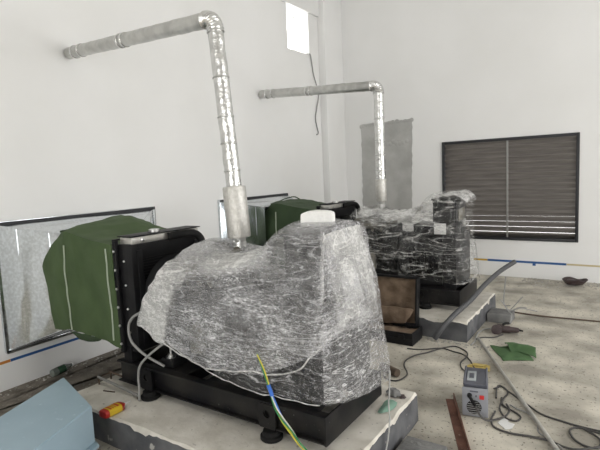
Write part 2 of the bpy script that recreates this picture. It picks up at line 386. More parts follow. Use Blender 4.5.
# ------------------------------------------------------------------ generators
def genset(off, label, first):
    t = thing('diesel_generator', (2.0, 2.27, .19), label, 'generator', 'diesel generators', off=off)
    # skid
    b = B()
    for y0, y1, s in ((1.94, 2.0, 1), (2.54, 2.6, -1)):
        yo = y0 if s > 0 else y1
        web = (yo + .030 * s, yo + .038 * s)
        b.box(1.16, 2.82, min(web), max(web), .24, .385, .002)
        b.box(1.16, 2.82, y0, y1, .374, .386, .002); b.box(1.16, 2.82, y0, y1, .24, .248, .002)
    for x in (1.16, 1.62, 2.1, 2.56): b.box(x, x + .06, 2.0, 2.54, .25, .375, .003)
    b.box(2.812, 2.825, 1.938, 2.602, .236, .39, .003)
    b.box(1.42, 1.78, 1.99, 2.55, .376, .384, .002); b.box(1.95, 2.75, 1.99, 2.55, .376, .384, .002)
    obj('skid', b, M['dusty'], t, label='long dusty black steel channel skid')
    for x in (1.47, 2.46):
        for y, s in ((1.94, -1), (2.6, 1)):
            # lifting lug plate with a hole, built as a ring of quads
            q = B(); n = 20; c = Vector((x, 0, .325)); R = .022; inner = []; outer = []
            for k in range(n):
                a = 2 * PI * k / n; ca, sa = math.cos(a), math.sin(a)
                inner.append((x + R * ca, .325 + R * sa)); m = max(abs(ca) / .058, abs(sa) / .068); outer.append((x + ca / m, .312 + sa / m))
            ya, yb = y, y + .012 * s
            rows = [[Vector((px, yy, pz)) for px, pz in ring] for ring, yy in ((inner, ya), (inner, yb), (outer, yb), (outer, ya), (inner, ya))]
            q.grid(rows, True)
            obj('lug_plate', q, M['dusty'], t, label='black lug plate with round hole')
            yc = y - s * .0
            obj('rubber_mount', B().rev((x + .02, yc, .19), (0, 0, 1), [(0, .058), (.006, .062), (.022, .062), (.028, .05), (.034, .05), (.05, .046)], 28), M['rubber'], t)
    # radiator
    r = B()
    r.box(1.25, 1.40, 1.95, 2.0, .50, 1.19, .004).box(1.25, 1.40, 2.53, 2.58, .50, 1.19, .004)
    r.box(1.25, 1.40, 2.0, 2.53, 1.09, 1.19, .004).box(1.25, 1.40, 2.0, 2.53, .50, .58, .004)
    r.box(1.385, 1.41, 1.99, 2.03, .52, 1.15, .003).box(1.385, 1.41, 2.5, 2.54, .52, 1.15, .003)
    rad = obj('radiator', r, M['black'], t, label='black radiator frame')
    cor = B().box(1.27, 1.372, 2.0, 2.53, .58, 1.09, .002)
    for k in range(26): cor.box(1.372, 1.379, 2.03, 2.50, .59 + k * .019, .597 + k * .019, .001)
    obj('radiator_core', cor, M['black'], rad)
    obj('radiator_tank', B().box(1.265, 1.39, 1.965, 2.56, 1.185, 1.235, .012), M['alu'], rad, label='dull metal header tank')
    fl = B().box(1.237, 1.272, 1.925, 1.95, .46, 1.215, .003).box(1.237, 1.272, 2.58, 2.605, .46, 1.215, .003).box(1.237, 1.272, 1.925, 2.605, 1.215, 1.225, .003)
    fl.box(1.25, 1.40, 1.96, 2.57, 1.237, 1.244, .003)
    obj('shroud_flange', fl, M['black'], rad)
    bl = [((1.254, 1.925, .52 + k * .125), (0, -1, 0), .009) for k in range(6)] + [((1.32, 1.95, .60 + k * .16), (0, -1, 0), .008) for k in range(4)] + [((1.39, 2.05, 1.21), (1, 0, 0), .016), ((1.39, 2.28, 1.22), (1, 0, 0), .016)]
    for c, a, r_ in bl: obj('bolt_head', B().rev(c, a, [(0, r_), (.007, r_), (.010, r_ * .55)], 8), M['steel'], rad, label='small bright bolt head')
    obj('filler_neck', B().rev((1.33, 2.20, 1.232), (0, 0, 1), [(0, .03), (.015, .03), (.016, .038), (.03, .038), (.033, .03)], 20), M['steel'], rad, label='bright filler cap')
    obj('radiator_hose', B().tube([(1.40, 2.26, 1.205), (1.44, 2.34, 1.215), (1.46, 2.44, 1.21), (1.47, 2.50, 1.16), (1.50, 2.5, 1.05), (1.6, 2.45, .95)], .028, 14), M['rubber'], rad, label='black coolant hose')
    # base bracket carrying the radiator
    obj('radiator_stand', B().box(1.22, 1.30, 1.96, 2.04, .385, .50, .004).box(1.22, 1.30, 2.5, 2.58, .385, .50, .004).box(1.24, 1.36, 1.97, 2.57, .46, .50, .004), M['black'], t)
    # fan shroud
    fs = B().rev((1.405, 2.27, .83), (1, 0, 0), [(0, .25), (.04, .24), (.07, .22)], 36)
    obj('fan_shroud', fs, M['black'], t)
    # engine
    e = B().box(1.56, 2.06, 2.10, 2.44, .52, 1.00, .02).box(1.60, 2.02, 2.14, 2.40, .41, .54, .02)
    for k in range(5): e.box(1.60 + .085 * k, 1.635 + .085 * k, 2.07, 2.11, .60, .92, .008)
    e.rev((1.48, 2.27, .62), (1, 0, 0), [(0, .08), (.03, .085), (.05, .06), (.1, .06)], 24)
    e.rev((2.0, 2.27, .70), (1, 0, 0), [(0, .23), (.12, .23), (.13, .21)], 32)
    obj('engine_block', e, M['engine'], t)
    rc = B()
    for k in range(4): rc.box(1.585 + .115 * k, 1.69 + .115 * k, 2.16, 2.36, 1.0, 1.065, .015)
    obj('rocker_cover', rc, M['engine_grey'], t)
    mf = B().tube([(1.60, 2.09, .98), (1.80, 2.075, 1.0), (1.96, 2.09, 1.02), (2.0, 2.2, 1.08), (2.0, 2.30, 1.13)], .034, 14)
    for k in range(4): mf.tube([(1.64 + .1 * k, 2.13, .92), (1.64 + .1 * k, 2.09, .98)], .022, 10)
    obj('exhaust_manifold', mf, M['engine_grey'], t)
    for k in range(2):
        obj('oil_filter', B().rev((1.68 + .16 * k, 2.06, .52), (0, 0, 1), [(0, .04), (.01, .05), (.15, .05), (.16, .035), (.18, .03)], 24), M['engine_grey' if k else 'engine'], t)
    obj('air_filter', B().rev((1.66, 2.42, 1.10), (1, 0, 0), [(0, .05), (.01, .062), (.24, .062), (.25, .05)], 24), M['engine'], t)
    obj('engine_bracket', B().box(1.55, 1.66, 2.0, 2.12, .40, .45, .006).box(1.57, 1.64, 2.05, 2.12, .42, .55, .006), M['black'], t)
    obj('mount_nut', B().rev((1.60, 2.04, .45), (0, 0, 1), [(0, .034), (.008, .034), (.009, .02), (.024, .02), (.026, .008), (.06, .008)], 12), M['steel'], t, label='bright engine mount nut and stud')
    # alternator and control cabinet
    al = B().rev((2.12, 2.27, .68), (1, 0, 0), [(0, .2), (.03, .235), (.46, .235), (.50, .20), (.56, .19), (.60, .12)], 40)
    for k in range(9): al.rev((2.17 + k * .044, 2.27, .68), (1, 0, 0), [(0, .242), (.012, .242)], 40)
    al.box(2.2, 2.6, 2.12, 2.42, .385, .48, .01)
    obj('alternator', al, M['engine'], t)
    cb = B().box(2.525, 2.745, 2.07, 2.46, .90, 1.28, .012).box(2.515, 2.755, 2.06, 2.47, 1.27, 1.288, .004)
    cab = obj('control_cabinet', cb, M['engine'], t, label='black control cabinet')
    obj('cabinet_door', B().box(2.745, 2.755, 2.09, 2.44, .93, 1.26, .004), M['engine'], cab)
    obj('control_screen', B().box(2.755, 2.762, 2.16, 2.38, 1.06, 1.18, .003), M['engine_grey'], cab)
    obj('terminal_box', B().box(2.3, 2.525, 2.12, 2.42, .89, 1.02, .008), M['engine'], t)
    obj('cabinet_stand', B().box(2.62, 2.755, 2.07, 2.09, .385, .93, .004).box(2.62, 2.755, 2.44, 2.46, .385, .93, .004).box(2.735, 2.755, 2.09, 2.60, .40, .92, .004), M['engine'], t)
    if not first:
        obj('data_plate', B().box(2.54, 2.66, 2.062, 2.068, .93, 1.04, .001), M['paper'], t, label='white paper plate')
    return t
G1 = genset((0, 0, 0), 'nearer black diesel generator shrouded in milky wrinkled film in front', 1)
G2 = genset((-.10, 2.72, 0), 'farther black diesel generator under clear film near the wall louver', 0)

# ------------------------------------------------------------------ stretch film over the generators
def wrap(stations, nu, nv, amp, seed, sag):
    cols = [resample(s, nv) for s in stations]
    G = [resample([c[j] for c in cols], nu) for j in range(nv)]      # G[v][u]
    # centre line for outward direction
    out = []
    for j in range(nv):
        row = []
        for i in range(nu):
            p = G[j][i]
            du = G[j][min(i + 1, nu - 1)] - G[j][max(i - 1, 0)]; dv = G[min(j + 1, nv - 1)][i] - G[max(j - 1, 0)][i]
            n = du.cross(dv)
            if n.length < 1e-9: n = Vector((1, 0, 0))
            n.normalize()
            if n.dot(p - Vector((2.1, 2.27, .75))) < 0: n = -n
            q = Vector((p.x * 3.0 + p.z * 1.6, p.y * 5, p.z * 6 - p.x * 1.5)) + Vector((seed, seed * .3, 0))
            r1 = 1 - abs(noise.noise(q * 1.3)) * 2
            r2 = 1 - abs(noise.noise(Vector((p.x * 12 - p.z * 7, p.y * 14, p.z * 16 + p.x * 4 + seed)))) * 2
            r3 = noise.noise(p * 45 + Vector((seed, 0, 0)))
            row.append(p + n * (amp * (.8 * r1 + .35 * r2 + .12 * r3)))
        out.append(row)
    return out
ST1 = [
    [(1.50, 1.915, .69), (1.63, 1.91, .90), (1.73, 1.95, 1.06), (1.79, 2.06, 1.15), (1.66, 2.42, 1.155), (1.62, 2.57, 1.05), (1.58, 2.62, .85), (1.56, 2.62, .68)],
    [(1.60, 1.905, .655), (1.70, 1.885, .86), (1.79, 1.93, 1.06), (1.83, 2.05, 1.17), (1.74, 2.43, 1.175), (1.68, 2.58, 1.05), (1.66, 2.63, .85), (1.64, 2.63, .62)],
    [(1.80, 1.90, .60), (1.86, 1.87, .83), (1.92, 1.91, 1.05), (1.93, 2.06, 1.135), (1.88, 2.43, 1.17), (1.85, 2.58, 1.05), (1.83, 2.63, .8), (1.82, 2.63, .54)],
    [(2.06, 1.895, .525), (2.08, 1.86, .80), (2.09, 1.91, 1.03), (2.09, 2.08, 1.09), (2.06, 2.42, 1.135), (2.06, 2.56, 1.03), (2.06, 2.62, .8), (2.06, 2.63, .48)],
    [(2.34, 1.89, .465), (2.34, 1.855, .80), (2.34, 1.93, 1.05), (2.33, 2.08, 1.15), (2.33, 2.44, 1.16), (2.34, 2.55, 1.05), (2.34, 2.62, .8), (2.34, 2.64, .45)],
    [(2.54, 1.885, .475), (2.53, 1.865, .80), (2.525, 1.96, 1.12), (2.525, 2.055, 1.298), (2.47, 2.48, 1.295), (2.50, 2.55, 1.1), (2.53, 2.63, .8), (2.54, 2.65, .43)],
    [(2.83, 1.89, .485), (2.80, 1.885, .80), (2.785, 1.985, 1.12), (2.77, 2.055, 1.305), (2.755, 2.48, 1.30), (2.76, 2.56, 1.1), (2.775, 2.625, .8), (2.80, 2.65, .40)],
    [(2.88, 1.95, .475), (2.86, 1.96, .80), (2.81, 2.02, 1.12), (2.785, 2.075, 1.30), (2.77, 2.465, 1.295), (2.785, 2.53, 1.1), (2.80, 2.585, .8), (2.85, 2.61, .37)],
    [(2.90, 2.28, .42), (2.875, 2.28, .80), (2.815, 2.29, 1.12), (2.785, 2.27, 1.30), (2.785, 2.28, 1.30), (2.815, 2.30, 1.12), (2.875, 2.30, .80), (2.90, 2.30, .42)],
]
def build_wrap(stations, off, m, label, seed, amp, cols=150, rows=110):
    G = wrap(stations, cols, rows, amp, seed, 0)
    t = thing('plastic_film_wrap', (2.1, 2.27, .44), label, 'plastic wrap', 'film wraps', off=off)
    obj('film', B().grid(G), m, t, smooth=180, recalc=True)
    return t
F1 = build_wrap(ST1, (0, 0, 0), M['film0'], 'milky wrinkled plastic film draped over the nearer generator', 2.0, .006)
hz = (.705, .66, .605, .54, .555, .60, .735, .80, .79); fz = (.7, .65, .6, .55, .55, .6, .70, .70, .79)
STO = []
for k, st in enumerate(ST1):
    o = []
    for q, (x, y, z) in enumerate(st):
        if q == 0: x, y, z = st[0][0] * .5 + st[1][0] * .5 if k > 0 else x, st[1][1] * .45 + y * .55, hz[k]
        if q == 7: x, y, z = st[6][0] * .7 + x * .3, y, fz[k]
        if q in (1, 6) and k >= 6: z = .93
        elif q in (1, 6): z = max(z, hz[k] + .18)
        c = Vector((x, y, z)); d = (c - Vector((2.1, 2.27, .75))); d.x *= .35; d.normalize(); o.append(tuple(c + d * .008))
    STO.append(o)
GO = wrap(STO, 150, 100, .007, 2.0, 0)
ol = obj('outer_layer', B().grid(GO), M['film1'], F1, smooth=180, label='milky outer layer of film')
at_ = ol.data.attributes.new('thinning', 'FLOAT', 'POINT')
for k, p in enumerate(q for row in GO for q in row):      # the sheet is single and clearest where it is pulled tight over the cabinet's near face
    tight = max(0, min(1, (p.x - 2.50) / .03, (2.80 - p.x) / .03, (p.z - .92) / .12, (2.09 - p.y) / .03, (1.27 - p.z) / .03))
    band = max(0, 1 - abs(p.z - .80 - .04 * math.sin(p.x * 9)) / .05) * .25      # a doubled turn of wrap round the middle
    at_.data[k].value = max(0, min(.9, .58 * tight + .75 * noise.noise(Vector((p.x * 3.2, p.y * 3.2, p.z * 7.))) - band))
# outer layer's loose edge swooping across the near side, and a loose flap by the radiator
def film_band(ctrl, n1, n2, amp, seed):
    cols = [resample(c, n2) for c in ctrl]
    G = [resample([c[j] for c in cols], n1) for j in range(n2)]
    return [[p + noise.noise_vector(Vector((p.x * 13, p.y * 13, p.z * 13 + seed))) * amp for p in row] for row in G]
hem = [(1.50, 1.90, .70), (1.60, 1.885, .66), (1.82, 1.868, .60), (2.07, 1.862, .54), (2.20, 1.858, .545), (2.34, 1.856, .565), (2.44, 1.854, .59), (2.54, 1.856, .59), (2.70, 1.865, .63), (2.80, 1.875, .72), (2.86, 1.94, .80), (2.885, 2.1, .81), (2.89, 2.28, .80), (2.86, 2.45, .75), (2.82, 2.58, .72)]
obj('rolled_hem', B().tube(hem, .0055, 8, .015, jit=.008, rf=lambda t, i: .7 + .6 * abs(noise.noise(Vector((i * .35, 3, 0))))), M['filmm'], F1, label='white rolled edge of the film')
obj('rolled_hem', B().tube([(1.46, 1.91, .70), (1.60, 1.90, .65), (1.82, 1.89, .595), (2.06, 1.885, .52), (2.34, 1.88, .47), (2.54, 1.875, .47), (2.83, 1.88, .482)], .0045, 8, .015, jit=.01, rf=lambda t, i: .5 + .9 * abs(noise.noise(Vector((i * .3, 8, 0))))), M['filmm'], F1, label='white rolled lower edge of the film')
flap = film_band([[(1.47, 1.895, .70), (1.53, 1.885, .80), (1.61, 1.88, .93), (1.70, 1.90, 1.05), (1.78, 2.0, 1.14), (1.78, 2.15, 1.185), (1.72, 2.35, 1.185)],
                  [(1.55, 1.89, .665), (1.61, 1.87, .80), (1.68, 1.86, .95), (1.76, 1.885, 1.07), (1.81, 1.99, 1.15), (1.82, 2.15, 1.185), (1.78, 2.35, 1.185)],
                  [(1.66, 1.88, .62), (1.72, 1.855, .78), (1.79, 1.855, .95), (1.85, 1.89, 1.07), (1.87, 2.0, 1.13), (1.88, 2.15, 1.165), (1.86, 2.35, 1.18)],
                  [(1.76, 1.875, .60), (1.84, 1.85, .78), (1.93, 1.855, .95), (1.98, 1.90, 1.06), (1.97, 2.02, 1.10), (1.93, 2.15, 1.135), (1.90, 2.35, 1.165)]], 50, 60, .016, 4)
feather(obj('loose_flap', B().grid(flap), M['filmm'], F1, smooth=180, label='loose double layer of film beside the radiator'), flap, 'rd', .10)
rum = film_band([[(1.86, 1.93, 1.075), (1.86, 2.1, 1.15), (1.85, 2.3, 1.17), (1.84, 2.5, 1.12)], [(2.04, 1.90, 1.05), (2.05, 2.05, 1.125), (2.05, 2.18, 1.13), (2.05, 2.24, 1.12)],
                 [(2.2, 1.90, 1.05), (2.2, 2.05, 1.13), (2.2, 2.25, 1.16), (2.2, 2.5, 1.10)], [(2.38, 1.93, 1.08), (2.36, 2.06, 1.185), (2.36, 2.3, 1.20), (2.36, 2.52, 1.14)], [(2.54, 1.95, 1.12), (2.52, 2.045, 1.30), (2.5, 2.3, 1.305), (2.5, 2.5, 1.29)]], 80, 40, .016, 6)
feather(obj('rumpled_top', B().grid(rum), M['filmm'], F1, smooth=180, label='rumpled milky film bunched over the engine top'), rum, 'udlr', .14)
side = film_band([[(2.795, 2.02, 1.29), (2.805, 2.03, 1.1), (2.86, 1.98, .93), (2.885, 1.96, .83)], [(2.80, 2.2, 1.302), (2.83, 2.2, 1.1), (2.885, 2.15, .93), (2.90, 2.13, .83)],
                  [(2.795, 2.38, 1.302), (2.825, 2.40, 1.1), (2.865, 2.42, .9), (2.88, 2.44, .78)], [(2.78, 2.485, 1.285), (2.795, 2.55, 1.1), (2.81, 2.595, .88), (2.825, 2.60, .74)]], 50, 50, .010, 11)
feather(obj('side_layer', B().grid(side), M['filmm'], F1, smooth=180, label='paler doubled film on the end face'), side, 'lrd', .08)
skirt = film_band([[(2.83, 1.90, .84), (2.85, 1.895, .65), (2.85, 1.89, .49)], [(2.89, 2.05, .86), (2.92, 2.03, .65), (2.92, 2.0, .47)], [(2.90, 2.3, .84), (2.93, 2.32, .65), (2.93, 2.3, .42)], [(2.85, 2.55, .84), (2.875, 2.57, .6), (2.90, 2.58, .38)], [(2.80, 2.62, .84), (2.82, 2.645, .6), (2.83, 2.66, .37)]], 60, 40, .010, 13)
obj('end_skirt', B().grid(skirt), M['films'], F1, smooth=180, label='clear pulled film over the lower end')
ridge = [(2.79, 2.04, 1.30), (2.795, 2.02, 1.2), (2.80, 2.0, 1.1), (2.82, 1.96, .97)]
obj('ridge_fold', B().tube(ridge, .011, 8, .015, jit=.008, rf=lambda t, i: .7 + .7 * abs(noise.noise(Vector((i * .35, 5, 0))))), M['filmm'], F1, label='white upright fold along the cabinet corner')
obj('twisted_strand', B().tube([(2.90, 2.56, .42), (2.93, 2.48, .36), (2.97, 2.38, .28), (2.99, 2.33, .20), (2.995, 2.28, .10), (3.0, 2.2, .012), (3.03, 2.10, .008)], .0065, 8, .012, jit=.006, rf=lambda t, i: .6 + .6 * abs(noise.noise(Vector((i * .4, 1, 0))))), M['strand'], F1, label='twisted tail of film hanging to the floor')

ST2 = [[(x, y, z) for x, y, z in s] for s in ST1]
# the far film sits higher on the engine and flares out past the cabinet
ST2[0] = [(1.50, 1.92, .80), (1.58, 1.92, .95), (1.62, 1.97, 1.08), (1.64, 2.06, 1.14), (1.60, 2.42, 1.16), (1.53, 2.57, 1.05), (1.47, 2.62, .85), (1.46, 2.62, .7)]
ST2[1][0] = (1.58, 1.905, .70); ST2[2][0] = (1.8, 1.9, .62); ST2[3][0] = (2.06, 1.895, .56); ST2[4][0] = (2.34, 1.89, .52); ST2[5][0] = (2.54, 1.885, .49); ST2[6][0] = (2.81, 1.89, .47)
ST2[5][3] = (2.52, 2.05, 1.31); ST2[6][3] = (2.80, 2.04, 1.325); ST2[6][4] = (2.80, 2.50, 1.325); ST2[7][3] = (2.83, 2.08, 1.31); ST2[7][4] = (2.83, 2.48, 1.31)
ST2[8][3] = (2.84, 2.27, 1.31); ST2[8][4] = (2.84, 2.28, 1.31)
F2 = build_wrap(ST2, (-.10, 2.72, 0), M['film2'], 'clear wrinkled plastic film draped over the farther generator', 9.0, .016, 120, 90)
ORG['plastic_film_wrap.001'] = Vector((2.1, 2.27, .44))
flap2 = film_band([[(2.80, 2.0, 1.32), (2.80, 1.98, 1.1), (2.82, 1.96, .8), (2.84, 1.94, .5)],
                   [(2.83, 2.1, 1.32), (2.85, 2.08, 1.1), (2.87, 2.04, .8), (2.89, 2.0, .52)],
                   [(2.85, 2.25, 1.31), (2.88, 2.25, 1.1), (2.92, 2.2, .8), (2.92, 2.15, .5)],
                   [(2.85, 2.45, 1.30), (2.88, 2.42, 1.15), (2.93, 2.4, .8), (2.94, 2.38, .47)]], 40, 40, .02, 2)
crest = film_band([[(2.48, 2.03, 1.29), (2.50, 2.2, 1.31), (2.50, 2.42, 1.31)], [(2.60, 2.02, 1.31), (2.62, 2.2, 1.335), (2.62, 2.45, 1.33)],
                   [(2.76, 2.02, 1.32), (2.78, 2.2, 1.345), (2.78, 2.45, 1.34)], [(2.86, 2.05, 1.25), (2.90, 2.2, 1.28), (2.90, 2.45, 1.27)]], 40, 24, .022, 7)
feather(obj('bunched_top', B().grid(crest), M['filmm'], F2, smooth=180, label='bunched milky film on top of the cabinet'), crest, 'udlr', .12)
rum2 = film_band([[(1.62, 1.97, 1.08), (1.64, 2.1, 1.17), (1.64, 2.3, 1.18), (1.64, 2.5, 1.12)], [(1.9, 1.92, 1.06), (1.92, 2.05, 1.15), (1.92, 2.3, 1.16), (1.92, 2.5, 1.10)],
                 [(2.2, 1.92, 1.05), (2.2, 2.05, 1.14), (2.2, 2.3, 1.15), (2.2, 2.5, 1.10)], [(2.38, 1.94, 1.10), (2.38, 2.06, 1.20), (2.38, 2.3, 1.21), (2.38, 2.5, 1.14)]], 60, 36, .03, 21)
feather(obj('rumpled_top', B().grid(rum2), M['filmm'], F2, smooth=180, label='rumpled milky film over the engine top'), rum2, 'udlr', .16)
# white foam block on the near film
fb = B(); n = 14
prof = [(-.086, 0), (.086, 0), (.086, .052)] + [(.086 * math.cos(a), (.056 + .026 * math.sin(a) ** .7))  for a in [PI * k / n for k in range(1, n)]] + [(-.086, .052)]
fc = Vector((2.655, 2.22, 1.316)); ax = Vector((.83, .30, 0)).normalized(); dp = Vector((-ax.y, ax.x, 0))
fb.prism([fc + ax * u - dp * .045 + Vector((0, 0, z)) for u, z in prof], dp * .09)
obj('foam_block', fb, M['foam'], label='white foam block with rounded top lying on the near wrapped generator', cat='foam block', smooth=30)

# ------------------------------------------------------------------ ducts on the left wall and their canvas sleeves
def hood(off, y0, y1, label):
    t = thing('air_duct', (0, 2.5, .30), label, 'duct', 'duct hoods', off=off)
    wallr = [(.02, y0, 1.305), (.02, y0, .315), (.02, y1, .315), (.02, y1, 1.305)]
    outr = [(.50, 2.02, 1.225), (.50, 2.02, .50), (.50, 2.74, .50), (.50, 2.74, 1.225)]
    nm = ['near_panel', 'bottom_panel', 'far_panel', 'top_panel']
    for k in range(4):
        a, b2, c, d = [Vector(p) for p in (wallr[k], wallr[(k + 1) % 4], outr[(k + 1) % 4], outr[k])]
        nrm = (b2 - a).cross(d - a).normalized(); q = B(); P = []
        for iu in range(31):
            u = iu / 30; row = []
            for iv in range(31):
                v = iv / 30; p = (a.lerp(d, u)).lerp(b2.lerp(c, u), v)
                edge = min(u, 1 - u, v, 1 - v); kk = 0 if u < .32 else (1 if u < .8 else 2)
                row.append(p + nrm * (min(1, edge * 6) * (.016 * noise.noise(Vector((kk * 9.1 + k * 3, v * 1.6, u * 2.5 + off[1]))))))
            P.append(row)
        q.grid(P); q.grid([[p + nrm * .003 for p in r_] for r_ in P])
        # standing seams in the sheet
        if k in (0, 2):
            for s in (.32, .80):
                p0 = a.lerp(d, s); p1 = b2.lerp(c, s)
                q.cyl(p0, p1, .004, n=6)
        obj(nm[k], q, M['galv'], t)
    for k in range(4): obj('corner_seam', B().cyl(wallr[k], outr[k], .006, n=8), M['galv'], t)
    fl = B().box(0.001, .03, y0 - .015, y1 + .02, 1.300, 1.332, .002).box(.001, .03, y0 - .015, y1 + .02, .290, .318, .002)
    fl.box(.001, .03, y0 - .02, y0 + .015, .30, 1.32, .002).box(.001, .03, y1 - .012, y1 + .02, .30, 1.32, .002)
    obj('wall_flange', fl, M['galv'], t)
    ov = B().box(.03, .034, y0, y1, 1.302, 1.328, 0)
    obj('sealant_bead', ov, M['louver_f'], t, label='dark sealing strip along the top flange')
    return t
hood((0, 0, 0), 1.765, 3.275, 'galvanised sheet metal duct hood on the left wall behind the nearer generator')
hood((0, 2.49, 0), 1.775, 3.165, 'galvanised sheet metal duct hood on the left wall near the window')

def sleeve(off, label, m, neat):
    t = thing('canvas_duct', (.8, 2.27, .50), label, 'canvas duct', 'canvas sleeves', off=off)
    k = 0 if neat else 1
    def ring(NT, NM, NB, FB, FM, FT, T1, T2):
        # dense closed loop with crisp corners
        seq = [NT, NM, NB, FB, FM, FT, T1, T2, NT]; out = []
        for a, b2 in zip(seq[:-1], seq[1:]): out += [Vector(a).lerp(Vector(b2), i / 12) for i in range(12)]
        return out
    R = [ring((.56, 1.975, 1.25), (.285, 1.94, .985), (.40, 1.95, .495), (.36, 2.86, .47), (.30, 2.88, .9), (.46, 2.78, 1.25), (.42, 2.6, 1.27 + .045 * k), (.46, 2.3, 1.262 + .025 * k)),
         ring((.66, 1.935, 1.26), (.60, 1.915, .95), (.62, 1.935, .53), (.62, 2.70, .505), (.62, 2.72, .9), (.66, 2.68, 1.25), (.62, 2.5, 1.265 + .045 * k), (.64, 2.2, 1.265 + .03 * k)),
         ring((.82, 1.935, 1.235), (.80, 1.93, .93), (.82, 1.94, .53), (.82, 2.63, .51), (.82, 2.65, .9), (.84, 2.62, 1.23), (.82, 2.45, 1.25 + .035 * k), (.82, 2.2, 1.24 + .01 * k)),
         ring((1.00, 1.93, 1.205), (1.0, 1.94, .92), (1.02, 1.95, .505), (1.02, 2.60, .505), (1.02, 2.61, .9), (1.02, 2.60, 1.205), (1.02, 2.45, 1.20), (1.02, 2.2, 1.20)),
         ring((1.235, 1.925, 1.185), (1.24, 1.925, .90), (1.245, 1.93, .49), (1.24, 2.60, .49), (1.24, 2.60, .9), (1.24, 2.60, 1.205), (1.24, 2.45, 1.20), (1.24, 2.2, 1.19))]
    nu = 60; nv = len(R[0])
    colz = [linres([r[i] for r in R], nu) for i in range(nv)]
    rows = []
    for j in range(nu):
        row = []
        for i in range(nv):
            p = colz[i][j]
            d = 1 - abs(noise.noise(Vector((p.x * 2.2 + p.z * 2.6, p.y * 2.5, p.z * 1.2 - p.x * 2.4)))) * 2
            f = .010 * d + .006 * noise.noise(p * 8) + .004 * (1 - 2 * abs(noise.noise(Vector((p.x * 7 + p.z * 9, p.y * 8, p.z * 3 - p.x * 5)))))
            cdir = Vector((0, p.y - 2.29, p.z - .86)).normalized()
            row.append(p + cdir * (f - .006))
        rows.append(row)
    ob = obj('canvas', B().grid(rows, True), m, t, smooth=32)
    so = ob.modifiers.new('thickness', 'SOLIDIFY'); so.thickness = .004; so.offset = 1
    # vertical seams on the near side
    def near(xf, z): 
        best = min((p for row in rows for p in row if abs(p.z - z) < .03 and p.y < 2.05), key=lambda p: abs(p.x - xf)); return best
    for x0, nmx in ((.665, 'seam_tape'), (1.17, 'seam_tape')):
        P = []
        for q in range(13):
            z = .53 + (1.16 - .53) * q / 12; bp = near(x0, z); P.append(Vector((x0, bp.y - .006, z)))
        obj(nmx, B().tube(P, .006, 6, .03), M['zip'], t, label='pale vertical seam tape')
    obj('hem_cord', B().tube([(.57, 1.965, 1.25), (.52, 2.1, 1.258), (.48, 2.3, 1.272), (.45, 2.5, 1.293), (.44, 2.66, 1.296), (.46, 2.76, 1.26)], .008, 8, .02, jit=.006), M['canvas_dark'], t, label='dark gathered cord along the top hem')
    fl2 = B()
    tri = film_band([[(.62, 1.935, .51), (.66, 1.94, .49), (.72, 1.95, .46)], [(.78, 1.94, .51), (.80, 1.95, .48), (.82, 1.96, .45)], [(.98, 1.95, .505), (.96, 1.96, .49), (.92, 1.97, .475)]], 14, 10, .008, 3)
    o2 = obj('hanging_corner', fl2.grid(tri), M['canvas_dark'], t, smooth=60, label='loose canvas corner hanging below, shade put into its colour')  # darker canvas colour stands in for the shade inside this corner
    s2 = o2.modifiers.new('thickness', 'SOLIDIFY'); s2.thickness = .004
    return t
sleeve((0, 0, 0), 'green canvas sleeve joining the nearer duct hood to the black radiator', M['canvas'], False)
sleeve((-.06, 2.66, 0), 'dark green canvas sleeve of the farther generator behind the foam block', M['canvas_dark'], True)

